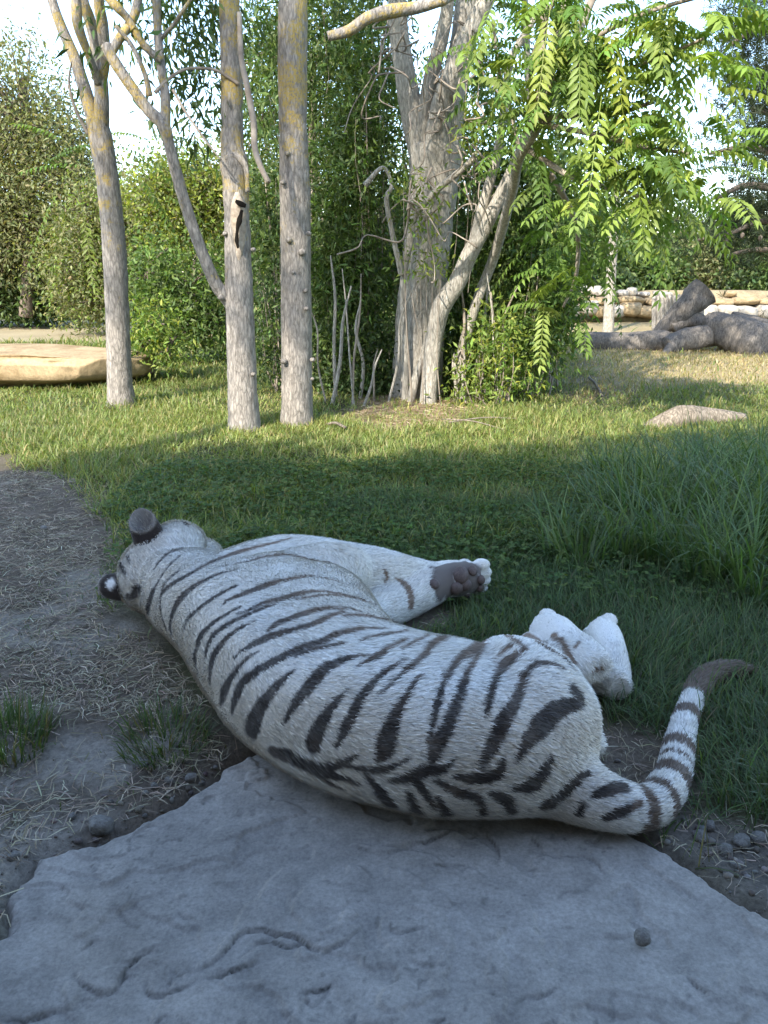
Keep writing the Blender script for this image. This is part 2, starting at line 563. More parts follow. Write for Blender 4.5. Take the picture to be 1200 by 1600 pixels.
def axis(lo, a, b, hi, step, nlo, nhi):
    mid = np.arange(a, b, step)
    def grow(n, span):
        t = np.linspace(0, 1, n + 1)[1:]
        return span * (np.exp(t * 4.2) - 1) / (math.exp(4.2) - 1)
    return np.concatenate([(a - grow(nlo, a - lo))[::-1], mid, mid[-1] + grow(nhi, hi - mid[-1])])

gx = axis(-400, -2.6, 2.6, 400, .03, 80, 80)
gy = axis(-60, .7, 5.2, 700, .03, 30, 130)
X, Y = np.meshgrid(gx, gy)
xf, yf = X.ravel(), Y.ravel()
zf = ground_h(xf, yf)
pf = np.stack([xf, yf], 1)
cv = cover(xf, yf)[:, None]
n1 = fbm(pf * 2.2, 5, 51)[:, None]; n2 = fbm(pf * 8, 4, 52)[:, None]
soil = np.array([.135, .108, .082]) * (1 + .35 * n2)
dust = np.array([.27, .24, .20])
k = smooth01(.10, .42, n1 + .3 * n2 + .05)
soil = soil * (1 - k) + dust * k
turf = np.array([.062, .066, .028]) * (1 + .3 * n2)
colg = soil * (1 - cv) + turf * cv
dry = smooth01(-.5, .8, poly_sd(pf, DRY) + .8 * n1[:, 0])[:, None]
colg = colg * (1 - dry) + np.array([.30, .235, .125]) * (1 + .25 * n2) * dry
sl = smooth01(-.4, .4, poly_sd(pf, SANDL) + n1[:, 0])[:, None]
colg = colg * (1 - sl) + np.array([.30, .25, .16]) * (1 + .3 * n2) * sl
lt = smooth01(-.15, .2, poly_sd(pf, LITTER) + .4 * n2[:, 0])[:, None]
colg = colg * (1 - lt) + np.array([.23, .165, .095]) * (1 + .3 * n2) * lt
gl = smooth01(-.05, .1, poly_sd(pf, GRAVEL))[:, None]
colg = colg * (1 - gl) + np.array([.17, .15, .125]) * (1 + .3 * n2) * gl
nx, ny = len(gx), len(gy)
i = np.arange(ny - 1)[:, None] * nx; j = np.arange(nx - 1)[None]
gq = np.stack([i + j, i + j + 1, i + nx + j + 1, i + nx + j], -1).reshape(-1, 4)
m, nt, b = new_mat('soil', .95, .1)
nz = noise(nt, 70, 6, .7); nz2 = noise(nt, 9, 5, .6)
c = mix(nt, 1.0, attr(nt), ramp(nt, nz, [(.3, (.62, .62, .62)), (.68, (1.3, 1.3, 1.3))]), 'MULTIPLY')
nt.links.new(c, b.inputs['Base Color'])
bump(nt, b, nz, .7, .012)
link('ground', mesh_np('ground', np.stack([xf, yf, zf], 1), gq, m, True, {'col': np.clip(colg, .01, .5)}), kind='structure')

# ------------------------------------------------------------------ stone slab the tiger lies on
def slab_mesh(mat):
    sx = np.arange(-1.25, 1.30, .0052); sy = np.arange(.28, 1.98, .0052)
    A, B = np.meshgrid(sx, sy); q = np.stack([A.ravel(), B.ravel()], 1)
    warp = np.stack([fbm(q * 3, 4, 61), fbm(q * 3, 4, 62)], 1)
    d = poly_sd(q, SLAB) + .055 * fbm(q * 4, 4, 63) + .016 * fbm(q * 22, 3, 60)
    w = q + .10 * warp
    # bedding: broad flakes split along the layers, each with a crisp broken edge
    base = 2.1 * fbm(w * np.array([1.5, 2.4]) + 5, 4, 64) + .35 * fbm(q * 11, 3, 65)
    lv = base * 1.8
    st = np.floor(lv); fr = lv - st
    flake = (st + smooth01(.0, .035, fr)) / 1.8
    z = .0105 * flake
    base2 = 2.0 * fbm(w * np.array([2.6, 5.0]) - 3, 4, 71)
    lv2 = base2 * 1.5; st2 = np.floor(lv2)
    z += .0048 * (st2 + smooth01(0, .03, lv2 - st2)) / 1.5
    z += .006 * fbm(q * 2.3, 4, 66) + .0036 * fbm(q * 12, 3, 67) + .0011 * fbm(q * 45, 3, 68)
    # a thin crack or two
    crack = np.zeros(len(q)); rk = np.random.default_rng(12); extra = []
    for k in range(46):
        x0, y0 = rk.uniform(-50, 1200), rk.uniform(1290, 1600); an = rk.normal(-.25, .5); ln = rk.uniform(18, 75)
        extra.append(([(x0 + ln * t * math.cos(an) + rk.normal(0, 5), y0 + ln * t * math.sin(an) * .6 + rk.normal(0, 5)) for t in (0, .3, .6, 1)], rk.uniform(.002, .005)))
    for k, (pts, dep) in enumerate(CRACKS + extra):
        c = catmull(np.array([[*at(x, y)[:2], 0] for x, y in pts]), 60)[:, :2]
        c = c + .006 * np.stack([vnoise(c * 30, 80 + k), vnoise(c * 30, 90 + k)], 1)
        box = ((q > c.min(0) - .25) & (q < c.max(0) + .25)).all(1); qq = q[box]
        dist = np.full(len(qq), 9.0); side = np.zeros(len(qq)); arc = np.zeros(len(qq)); ns = len(c) - 1
        for s_, (a, e) in enumerate(zip(c[:-1], c[1:])):
            ab = e - a; t = np.clip(((qq - a) @ ab) / (ab @ ab + 1e-12), 0, 1)
            dv = qq - a - t[:, None] * ab; dn = np.hypot(*dv.T); up = dn < dist
            dist = np.where(up, dn, dist); side = np.where(up, ab[0] * dv[:, 1] - ab[1] * dv[:, 0], side); arc = np.where(up, (s_ + t) / ns, arc)
        win = np.sin(np.pi * np.clip(arc, .02, .98)) ** .5
        # a flake has broken away on one side of the line: sharp edge, slow rise behind it
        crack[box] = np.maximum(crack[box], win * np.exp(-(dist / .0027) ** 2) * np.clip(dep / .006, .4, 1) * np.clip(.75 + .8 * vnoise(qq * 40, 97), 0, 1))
        z[box] -= dep * win * (.95 * np.exp(-dist / .05) * (side < 0) + .55 * np.exp(-(dist / .004) ** 2))
    z = np.clip(z, -.03, .03) - .004
    drop = smooth01(.045, -.004, d)
    z = z - .085 * drop ** 1.6 - .012 * smooth01(-.2, -.7, q[:, 0]) * smooth01(1.2, 1.5, q[:, 1])
    n = len(q); nx, ny = len(sx), len(sy)
    i = np.arange(ny - 1)[:, None] * nx; j = np.arange(nx - 1)[None]
    f = np.stack([i + j, i + j + 1, i + nx + j + 1, i + nx + j], -1).reshape(-1, 4)
    inside = (d > -.012)
    f = f[inside[f].any(1)]
    use = np.zeros(n, bool); use[f.ravel()] = True
    re = np.cumsum(use) - 1
    e = np.clip((fr - .02) / .10, 0, 1)
    tone = 1 + .22 * fbm(q * 2.1, 4, 69) + .20 * fbm(q * 9, 4, 70)
    col = np.array([.275, .252, .222])[None] * tone[:, None]
    warm = smooth01(.0, .5, fbm(q * 1.6, 3, 72) + (q[:, 0] - .2) * .5)[:, None]
    pit = smooth01(.62, .80, vnoise(q * 75, 98)) * smooth01(-.2, .3, fbm(q * 4, 3, 99))
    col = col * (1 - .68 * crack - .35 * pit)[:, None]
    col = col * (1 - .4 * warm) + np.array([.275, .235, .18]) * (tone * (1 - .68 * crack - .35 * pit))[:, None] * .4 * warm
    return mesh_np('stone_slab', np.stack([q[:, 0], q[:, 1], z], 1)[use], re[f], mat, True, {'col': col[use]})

CRACKS = [([(300, 1520), (340, 1495), (370, 1462), (405, 1450), (430, 1456), (455, 1462), (490, 1482), (520, 1484), (560, 1455)], .010),
          ([(395, 1470), (440, 1474), (480, 1478)], .006), ([(318, 1530), (350, 1520), (400, 1500)], .007),
          ([(600, 1322), (640, 1318), (690, 1300), (708, 1290)], .008), ([(545, 1322), (600, 1330), (650, 1312)], .007),
          ([(760, 1290), (775, 1320), (780, 1335), (770, 1345)], .006), ([(660, 1352), (700, 1350), (730, 1348)], .006),
          ([(118, 1510), (130, 1535), (155, 1545), (185, 1535), (205, 1500), (250, 1465)], .007),
          ([(0, 1592), (50, 1585), (90, 1572), (120, 1570)], .008), ([(225, 1530), (235, 1548), (270, 1545), (300, 1530)], .006),
          ([(885, 1335), (900, 1332), (930, 1345), (945, 1362)], .005), ([(830, 1300), (842, 1315), (850, 1325)], .005),
          ([(80, 1320), (130, 1312), (190, 1290), (250, 1285)], .009), ([(470, 1550), (500, 1545), (520, 1535)], .006),
          ([(1070, 1525), (1085, 1545), (1110, 1560)], .005)]
m, nt, b = new_mat('slab_stone', .85, .25)
nz = noise(nt, 120, 6, .7); n2 = noise(nt, 14, 7, .65); n3 = noise(nt, 420, 3, .6)
c = mix(nt, 1.0, attr(nt), ramp(nt, nz, [(.3, (.72, .72, .72)), (.66, (1.18, 1.18, 1.18))]), 'MULTIPLY')
c = mix(nt, 1.0, c, ramp(nt, n2, [(.3, (.78, .78, .78)), (.62, (1.12, 1.12, 1.12))]), 'MULTIPLY')
nt.links.new(c, b.inputs['Base Color'])
ad = nt.nodes.new('ShaderNodeMath'); ad.operation = 'MULTIPLY_ADD'; ad.inputs[1].default_value = .5
nt.links.new(n3, ad.inputs[0]); nt.links.new(nz, ad.inputs[2])
bump(nt, b, ad.outputs[0], .4, .003)
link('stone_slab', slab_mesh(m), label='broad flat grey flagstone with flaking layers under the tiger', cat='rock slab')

# ================================================================== TREES, SHRUBS, BACKGROUND
def tree_thing(name, base, label, cat='tree', group=None):
    o = bpy.data.objects.new(name, None); COL.objects.link(o)
    o['label'] = label; o['category'] = cat
    if group: o['group'] = group
    o.location = (0, 0, 0)
    return o

def part(name, vf, mat, parent, kind=None, cols=None):
    v, f = vf[0], vf[1]
    me = mesh_np(name, v, f, mat, True, {'col': vf[2]} if len(vf) > 2 else None)
    return link(name, me, parent, kind=kind)

def leafpart(name, geo, parent):
    v, f, c = geo
    me = mesh_np(name, v, f, LEAF, False, {'col': c})
    return link(name, me, parent)

def join(*geos):
    off, V, F, Cc = 0, [], [], []
    for v, f, c in geos:
        V.append(v); F.append(f + off); Cc.append(c); off += len(v)
    return np.concatenate(V), np.concatenate(F), np.concatenate(Cc)

LANCE = [(.085, .135, .04), (.11, .16, .042), (.065, .11, .034), (.13, .17, .055)]
AIL = [(.13, .20, .04), (.165, .235, .045), (.10, .165, .036), (.19, .25, .06)]
DARKG = [(.05, .082, .028), (.065, .10, .034), (.04, .066, .024), (.085, .12, .042)]
GREY = [(.165, .18, .08), (.20, .205, .095), (.13, .15, .06), (.225, .215, .105)]
YELLOW = [(.20, .25, .045), (.26, .28, .05), (.15, .21, .04)]

# ---- the three slim grey trees -----------------------------------
def knots(parent, spots, d):
    iv, jf = ico(2)
    for px, py, r in spots:
        p = atd(px, py, d); s = r * d / FOC
        q = iv * np.array([s, s * 1.2, s * .9]) * (1 + .2 * fbm(iv * 2 + px, 2, 3))[:, None]
        link('knot', mesh_np('knot', q + p, jf, BARK), parent)

t1 = tree_thing('slim_tree', at(190, 635), 'slim grey tree forking low, standing in front of the pale boulder')
part('trunk', limb([(190, 655, 7.95, 27), (190, 632, 7.95, 23), (187, 590, 7.95, 19), (183, 480, 7.95, 18), (178, 380, 7.95, 18), (168, 280, 7.95, 17), (157, 215, 7.95, 18), (150, 185, 7.95, 16)], 28, 110, .07, 1, 14), BARK, t1)
part('limb', limb([(154, 205, 7.95, 12), (140, 165, 7.95, 11), (118, 95, 8.0, 9), (95, 40, 8.05, 8), (80, -5, 8.1, 7), (60, -90, 8.2, 6), (30, -220, 8.3, 3)], 16, 60, .07, 2), BARK, t1)
part('limb', limb([(158, 205, 7.95, 12), (159, 150, 7.9, 11), (152, 80, 7.85, 10), (140, 30, 7.8, 9), (128, -5, 7.8, 9), (120, -90, 7.7, 7), (130, -240, 7.6, 3)], 16, 60, .07, 3), BARK, t1)
part('limb', limb([(154, 130, 7.85, 7), (140, 90, 7.7, 6), (122, 40, 7.6, 8), (118, 0, 7.6, 8), (105, -80, 7.6, 5), (90, -200, 7.6, 3)], 12, 50, .07, 4), BARK, t1)
part('limb', limb([(158, 140, 7.9, 7), (164, 90, 7.8, 8), (160, 40, 7.7, 9), (155, -10, 7.6, 8), (170, -120, 7.5, 6), (210, -240, 7.4, 3)], 12, 50, .07, 5), BARK, t1)
part('twig', limb([(138, 210, 7.9, 3), (118, 170, 7.85, 2.2), (108, 130, 7.8, 1.8), (112, 95, 7.8, 1.2)], 6, 30, .05, 6), TWIG, t1)

t2 = tree_thing('slim_tree', at(382, 672), 'slim grey tree with an old bark wound and a long side limb')
part('trunk', limb([(383, 700, 6.7, 30), (382, 668, 6.7, 26), (379, 610, 6.7, 23), (376, 520, 6.7, 22), (373, 440, 6.7, 21.5), (371, 360, 6.7, 20), (368, 290, 6.7, 20), (366, 255, 6.7, 22), (363, 225, 6.7, 18), (362, 120, 6.7, 17), (358, 0, 6.7, 16), (352, -120, 6.7, 13), (340, -300, 6.7, 7)], 30, 150, .07, 11, 14), BARK, t2)
part('limb', limb([(366, 478, 6.72, 14), (352, 462, 6.68, 11), (338, 445, 6.65, 10), (320, 405, 6.6, 9), (298, 345, 6.55, 9), (278, 280, 6.5, 9), (264, 225, 6.45, 9), (255, 195, 6.42, 10), (232, 172, 6.4, 9), (205, 135, 6.35, 8.5), (178, 95, 6.3, 9), (165, 70, 6.3, 8)], 16, 110, .08, 12), BARK, t2)
part('limb', limb([(258, 205, 6.42, 9), (258, 150, 6.45, 7.5), (250, 90, 6.5, 7), (246, 40, 6.5, 6.5), (245, -10, 6.5, 6.5), (250, -120, 6.5, 4), (262, -220, 6.5, 2)], 12, 60, .07, 13), BARK, t2)
part('limb', limb([(172, 85, 6.3, 7), (190, 55, 6.35, 7), (205, 35, 6.4, 7), (215, 5, 6.4, 7), (220, -60, 6.45, 5), (240, -180, 6.5, 3)], 12, 50, .07, 14), BARK, t2)
part('limb', limb([(252, 95, 6.45, 6), (225, 70, 6.4, 6), (200, 30, 6.35, 6), (182, 10, 6.3, 7), (168, -10, 6.3, 7), (140, -90, 6.25, 4)], 12, 50, .07, 15), BARK, t2)
part('limb', limb([(252, 60, 6.5, 3.5), (270, 40, 6.45, 3), (285, 18, 6.4, 3), (300, -5, 6.4, 2.6)], 8, 30, .05, 16), BARK, t2)
part('limb', limb([(234, 150, 6.4, 5), (226, 115, 6.35, 4), (205, 70, 6.3, 3.5), (180, 40, 6.25, 3)], 8, 30, .05, 17), BARK, t2)
part('branch', limb([(242, 145, 6.42, 3), (262, 125, 6.45, 2.6), (290, 108, 6.5, 2.4), (330, 108, 6.55, 2.4), (352, 118, 6.6, 2.6), (374, 132, 6.62, 3)], 8, 40, .05, 18), TWIG, t2)
part('branch', limb([(374, 20, 6.6, 4), (377, 90, 6.55, 4.5), (385, 130, 6.5, 5), (396, 190, 6.45, 5), (398, 230, 6.4, 5), (408, 262, 6.35, 4.5), (420, 285, 6.3, 4)], 10, 50, .06, 19), TWIG, t2)
part('branch', limb([(270, 140, 6.42, 2.2), (290, 175, 6.4, 2), (318, 215, 6.38, 1.8), (345, 250, 6.36, 1.2)], 6, 30, .05, 20), TWIG, t2)
knots(t2, [(396, 390, 4), (396, 585, 4), (352, 365, 4), (345, 465, 5)], 6.62)
# the wound: bare wood lip, torn bark and the dark hollow inside it
m_wood, nt, b = new_mat('bare_wood', .8, .2)
nt.links.new(ramp(nt, noise(nt, 30, 5), [(.3, (.22, .17, .12)), (.7, (.42, .35, .27))]), b.inputs['Base Color']); bump(nt, b, noise(nt, 90, 4), .5, .006)
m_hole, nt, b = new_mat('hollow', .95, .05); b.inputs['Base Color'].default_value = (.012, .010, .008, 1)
def strip(name, pts, mat, d, parent, thick=.014, seed=0):
    rg = np.random.default_rng(seed); mb = MB()
    s = catmull(np.array([[*atd(x, y, d), w * d / FOC] for x, y, w in pts]), 26)
    for k in range(1):
        v, f = tube(s[:, :3], s[:, 3], 10, True, rough=.25, seed=seed, freq=30)
        v[:, 1] = d + (v[:, 1] - d) * .55
        mb.add(v, f)
    link(name, mb.mesh(name, mat), parent)
strip('bare_wood', [(371, 300, 3), (372, 320, 10), (373, 350, 11), (374, 385, 7), (372, 410, 3)], m_wood, 6.60, t2, seed=3)
strip('bark_lip', [(352, 250, 3), (362, 243, 5), (372, 244, 5), (384, 262, 4), (387, 300, 3)], BARK, 6.60, t2, seed=4)
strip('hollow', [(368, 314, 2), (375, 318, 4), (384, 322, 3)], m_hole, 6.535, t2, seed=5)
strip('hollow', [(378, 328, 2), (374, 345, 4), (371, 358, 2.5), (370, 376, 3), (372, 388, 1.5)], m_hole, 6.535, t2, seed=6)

t3 = tree_thing('slim_tree', at(463, 662), 'straight grey tree studded with small knots, beside the wounded tree')
part('trunk', limb([(464, 690, 6.98, 32), (464, 660, 6.98, 26), (464, 600, 6.98, 24), (463, 500, 6.98, 24), (462, 400, 6.98, 23.5), (461, 300, 6.98, 24), (458, 200, 6.98, 22), (457, 100, 6.98, 23), (458, 0, 6.98, 22.5), (460, -140, 6.98, 18), (468, -320, 6.98, 9)], 30, 150, .06, 21, 14), BARK, t3)
knots(t3, [(449, 240, 4), (442, 285, 4), (452, 375, 5), (472, 394, 6), (482, 365, 4), (478, 454, 4), (479, 482, 4), (444, 565, 5), (488, 562, 4), (488, 592, 3), (458, 426, 3)], 6.845)

def tall_crown(name_seed, blobs, parent, cl=420, per=16):
    g, c = foliage(name_seed, blobs, cl, per, .11, .026, LANCE, sig=.14, droop=.9, zmin=1)
    leafpart('crown', g, parent)
    ctr = np.array([b[:3] for b in blobs])
    near = ctr[((c[:, None] - ctr[None]) ** 2).sum(2).argmin(1)]
    link('twigs', twigs(name_seed, near[::5], c[::5], .007).mesh('twigs', TWIG), parent, kind='stuff')
tall_crown(101, [(-3.1, 8.2, 6.2, 1.1, 1.0, 1.0), (-2.4, 7.6, 6.6, 1.0, .9, .9), (-3.9, 8.4, 5.6, .8, .8, .8)], t1, 260)
tall_crown(102, [(-1.5, 6.7, 5.6, 1.0, 1.0, .9), (-1.95, 6.4, 4.8, .55, .5, .6), (-.9, 6.9, 5.2, .8, .8, .8), (-1.55, 6.9, 3.35, .38, .4, .7, .35)], t2, 330)
tall_crown(103, [(-.6, 7.2, 6.0, 1.1, 1.0, .9), (0, 7.2, 5.0, .8, .9, .7), (-.3, 7.3, 4.2, .5, .5, .5)], t3, 280)
# loose drooping sprays between the left trees
g, c = foliage(104, [(*atd(300, 90, 6.9), .42, .4, .55), (*atd(310, 190, 6.9), .35, .4, .35), (*atd(220, 60, 6.7), .5, .4, .4), (*atd(330, 30, 6.9), .4, .4, .4)], 60, 10, .12, .028, DARKG + LANCE, sig=.11, droop=.8, zmin=1)
leafpart('hanging_foliage', g, t2)['kind'] = 'stuff'

# ---- the broad pale tree inside the thicket ----------------------
t4 = tree_thing('broad_tree', at(650, 620), 'broad pale forked tree rising out of the thicket')
part('trunk', limb([(650, 650, 8.7, 44), (652, 600, 8.7, 40), (656, 500, 8.7, 38), (664, 420, 8.7, 37), (672, 340, 8.7, 36), (678, 280, 8.7, 39), (682, 230, 8.7, 44)], 30, 110, .07, 31, 9), BARK_PALE, t4)
part('limb', limb([(674, 330, 8.72, 28), (664, 250, 8.68, 24), (645, 180, 8.65, 19), (632, 110, 8.6, 16), (622, 40, 8.6, 15), (618, -40, 8.6, 13), (600, -200, 8.6, 7)], 20, 70, .07, 32), BARK_PALE, t4)
part('limb', limb([(682, 330, 8.72, 30), (690, 260, 8.66, 28), (700, 190, 8.6, 24), (712, 120, 8.5, 20), (722, 60, 8.5, 18), (730, 0, 8.5, 17), (745, -100, 8.5, 13), (770, -240, 8.5, 6)], 20, 70, .07, 33), BARK_PALE, t4)
part('limb', limb([(680, 330, 8.72, 26), (682, 240, 8.55, 21), (692, 160, 8.4, 17), (718, 90, 8.25, 15), (745, 30, 8.2, 14), (775, -30, 8.1, 12), (820, -140, 8.0, 7)], 18, 70, .07, 34), BARK_PALE, t4)
part('limb', limb([(672, 300, 8.72, 16), (662, 215, 8.6, 14), (672, 130, 8.5, 12), (690, 60, 8.4, 11), (700, -10, 8.3, 10), (690, -120, 8.3, 6)], 14, 60, .07, 35), BARK_PALE, t4)
part('dead_limb', limb([(690, 2, 6.2, 7), (650, 12, 6.2, 9), (610, 18, 6.15, 10), (575, 28, 6.1, 9), (545, 48, 6.1, 8), (512, 57, 6.1, 7)], 14, 60, .08, 36), BARK, t4)
part('dead_limb', limb([(735, -40, 7.0, 8), (715, -15, 6.6, 8), (690, 2, 6.2, 7.5)], 12, 24, .08, 37), BARK, t4)
part('stem', limb([(668, 640, 8.2, 14), (672, 590, 8.2, 13), (678, 530, 8.2, 13), (690, 480, 8.15, 15), (715, 440, 8.1, 14), (735, 395, 8.05, 13), (760, 350, 8.0, 11), (790, 290, 7.9, 10), (812, 240, 7.8, 9), (832, 185, 7.6, 7), (850, 160, 7.4, 5)], 16, 120, .08, 38), BARK_PALE, t4)
part('stem', limb([(735, 400, 8.05, 9), (752, 330, 8.0, 8), (775, 250, 7.95, 7), (785, 190, 7.9, 7), (790, 140, 7.9, 6), (800, 90, 7.8, 6), (835, 30, 7.7, 5), (870, -20, 7.6, 4)], 12, 80, .08, 39), BARK_PALE, t4)
part('stem', limb([(632, 640, 8.35, 6), (634, 590, 8.35, 6), (632, 520, 8.35, 6), (630, 440, 8.35, 5), (640, 380, 8.35, 6), (648, 340, 8.3, 5), (680, 300, 8.2, 5), (725, 262, 8.1, 5), (745, 240, 8.1, 4)], 10, 80, .08, 40), BARK_PALE, t4)
part('stem', limb([(640, 635, 8.3, 7), (650, 590, 8.3, 7), (660, 560, 8.3, 5), (668, 520, 8.25, 3)], 10, 40, .08, 41), BARK_PALE, t4)
part('stem', limb([(628, 430, 8.3, 5), (612, 360, 8.25, 4), (604, 310, 8.2, 4), (612, 290, 8.2, 3), (598, 262, 8.2, 3), (570, 290, 8.2, 5)], 8, 60, .08, 42), BARK_PALE, t4)
# tangle of dead vines
rg = np.random.default_rng(9); vn = MB()
for k in range(46):
    x0 = rg.uniform(600, 770); y0 = rg.uniform(0, 330); d0 = rg.uniform(7.6, 8.4)
    pts = [(x0, y0, d0, 1.6)]
    for s in range(5):
        pts.append((pts[-1][0] + rg.normal(0, 16), pts[-1][1] + rg.normal(14, 16), d0 + rg.normal(0, .12), rg.uniform(.8, 1.8)))
    v, f = limb(pts, 4, 26, 0, k); vn.add(v, f)
link('vines', vn.mesh('vines', TWIG), t4, kind='stuff')

# ---- thicket shrubs round the broad tree -------------------------
def shrub(name, label, spots, d, cl, per, L, W, cols, seed, stems=8, group=None, sig=.12, droop=.35, dz=.5, twig_r=.010, mat=TWIG, base=None, fl=.95):
    """spots: px, py, half width px, half height px at distance d"""
    o = tree_thing(name, None, label, 'shrub', group)
    blobs = []
    for s in spots:
        px, py, rx, ry = s[:4]; dd = s[4] if len(s) > 4 else d
        c = atd(px, py, dd); k = dd / FOC
        blobs.append((*c, rx * k, dz, ry * k))
    g, c = foliage(seed, blobs, cl, per, L, W, cols, sig=sig, droop=droop, flat=fl)
    leafpart('crown', g, o)
    rg = np.random.default_rng(seed)
    bx = np.mean([b[0] for b in blobs]); by = np.mean([b[1] for b in blobs]); sp = max(b[3] for b in blobs)
    pick = c[rg.choice(len(c), min(len(c), stems * 4), replace=False)]
    root = np.stack([pick[:, 0] * .5 + bx * .5 + rg.normal(0, sp * .25, len(pick)), pick[:, 1] * .4 + by * .6, np.full(len(pick), -.03)], 1)
    for k in range(stems):
        v, f = tube(catmull(np.array([root[k], root[k] * .5 + pick[k] * .5 + rg.normal(0, .06, 3), pick[k]]), 14), np.linspace(twig_r * 1.4, twig_r * .5, 14), 7, True, rough=.1, seed=k)
        link('stem', mesh_np('stem', v, f, mat), o)
    e = pick[stems:]; s0 = root[stems:] * .35 + e * .65; s0[:, 2] = e[:, 2] * .5
    if len(e): link('twigs', twigs(seed, s0, e, twig_r * .5, .05).mesh('twigs', mat), o, kind='stuff')
    return o

shrub('thicket_shrub', 'dense dark shrub filling the gap right of the knotted trunk', [(545, 330, 60, 150), (560, 470, 62, 120), (520, 420, 45, 130), (575, 200, 60, 110)], 9.2, 900, 14, .10, .026, LANCE + AIL[:1] + DARKG[3:], 201, 12, dz=.55, droop=.5)
shrub('thicket_shrub', 'tall leafy shrub with bright narrow leaves, left of the broad tree at its crown', [(540, 120, 70, 130), (490, 60, 60, 90), (420, 130, 45, 120), (590, 60, 50, 90)], 9.8, 520, 14, .11, .028, LANCE, 202, 8, dz=.6, droop=.7)
shrub('thicket_shrub', 'low dark undergrowth at the foot of the broad tree', [(600, 570, 60, 70), (540, 575, 45, 60), (690, 570, 45, 60), (570, 610, 50, 30)], 8.9, 420, 13, .075, .03, DARKG + LANCE, 203, 10, dz=.35)
shrub('thicket_shrub', 'deep green shrub behind the leaning pale stem', [(790, 420, 80, 130), (850, 440, 50, 100), (740, 500, 60, 90), (820, 300, 80, 90), (880, 370, 45, 80)], 9.4, 1000, 14, .10, .034, DARKG[3:] + LANCE + AIL[:1], 204, 12, dz=.6, droop=.5)
shrub('thicket_shrub', 'arching shrub with leaves trailing to the grass beside the sandy ground', [(830, 520, 60, 70), (870, 470, 40, 60), (790, 560, 50, 45), (850, 400, 40, 50)], 8.7, 420, 13, .10, .032, AIL + LANCE, 205, 10, dz=.45, droop=.6)
shrub('yellow_shrub', 'small yellow-green seedling shrub at the thicket edge', [(770, 560, 55, 55), (735, 600, 40, 30), (800, 590, 35, 28), (775, 520, 30, 40)], 8.1, 170, 10, .085, .026, YELLOW + AIL, 206, 12, dz=.3, twig_r=.006)
shrub('thicket_shrub', 'shaded shrub between the two middle trunks', [(425, 470, 28, 110), (418, 330, 26, 90), (430, 560, 26, 50), (500, 560, 20, 60)], 9.0, 330, 13, .09, .028, LANCE + DARKG, 207, 8, dz=.5)
shrub('leafy_sprout', 'bright leafy sprouts climbing the broad pale trunk', [(665, 330, 25, 28), (650, 400, 22, 40), (690, 400, 30, 40), (740, 230, 26, 40), (640, 290, 20, 20)], 8.05, 70, 9, .075, .024, AIL + YELLOW, 208, 4, dz=.15, sig=.09, twig_r=.005)

# pale young stems standing in the undergrowth
ys = tree_thing('young_stems', None, 'cluster of thin pale upright stems in the undergrowth by the broad tree', 'saplings')
r9 = np.random.default_rng(19)
for k in range(20):
    x0 = r9.choice([r9.uniform(505, 615), r9.uniform(700, 800)]); d0 = r9.uniform(7.95, 8.6); w0 = r9.uniform(1.5, 3.2); h0 = r9.uniform(70, 260); le = r9.normal(0, 22)
    yb = 800 - FOC * math.tan(PITCH - math.atan2(CAM_H, d0)) 
    part('stem', limb([(x0, yb + 6, d0, w0), (x0 + le * .3 + r9.normal(0, 4), yb - h0 * .35, d0, w0 * .9), (x0 + le * .6 + r9.normal(0, 5), yb - h0 * .7, d0, w0 * .75), (x0 + le, yb - h0, d0, w0 * .4)], 7, 30, .08, k), BARK_PALE if k % 3 else TWIG, ys)

# ---- ailanthus: long compound leaves over the right half ---------
t5 = tree_thing('feather_leaved_tree', None, 'arching tree with long feather-like compound leaves over the lawn')
rg = np.random.default_rng(55)
part('trunk', limb([(724, 640, 8.4, 9), (722, 560, 8.4, 9), (742, 480, 8.3, 8), (772, 400, 8.2, 8), (800, 300, 7.6, 8), (810, 250, 7.2, 8), (840, 200, 6.9, 7)], 12, 90, .07, 51), BARK_PALE, t5)
arms = [[(812, 245, 7.2, 6), (850, 190, 6.9, 5), (900, 180, 6.7, 4.5), (960, 178, 6.5, 4), (1020, 160, 6.3, 3)],
        [(830, 210, 7.0, 5), (870, 120, 6.7, 4.5), (930, 60, 6.4, 4), (1010, 20, 6.1, 3.5), (1110, -10, 5.8, 3)],
        [(850, 195, 6.9, 5), (930, 210, 6.5, 4), (1010, 230, 6.1, 3.4), (1080, 240, 5.9, 2.6)],
        [(820, 230, 7.1, 5), (900, 280, 6.8, 4), (980, 300, 6.6, 3), (1040, 330, 6.5, 2.4)],
        [(835, 200, 7.0, 5), (830, 110, 6.8, 4), (850, 40, 6.5, 3.4), (880, -30, 6.3, 3)],
        [(900, 100, 6.5, 4), (960, 110, 6.3, 3), (1030, 90, 6.0, 2.6), (1100, 60, 5.8, 2.2)],
        [(860, 270, 7.2, 5), (900, 350, 7.4, 4), (900, 430, 7.6, 3), (880, 480, 7.7, 2)],
        [(812, 245, 7.4, 4), (800, 180, 7.5, 3.4), (780, 110, 7.4, 3), (770, 30, 7.3, 3)]]
LP, LD = [], []
for k, a in enumerate(arms):
    part('branch', limb(a, 8, 50, .06, 60 + k), TWIG, t5)
    w = catmull(np.array([atd(x, y, d) for x, y, d, r in a]), 40)
    for q in range(46 if k < 6 else 30):
        i0 = rg.integers(10, 40) if q > 6 else 39
        p = w[i0] + rg.normal(0, .16, 3) * np.array([1, 1.3, .9])
        d = np.array([rg.normal(.25, .7), rg.normal(-.3, .7), rg.normal(.15, .35)])
        LP.append(p); LD.append(d)
LP, LD = np.array(LP), np.array(LD)
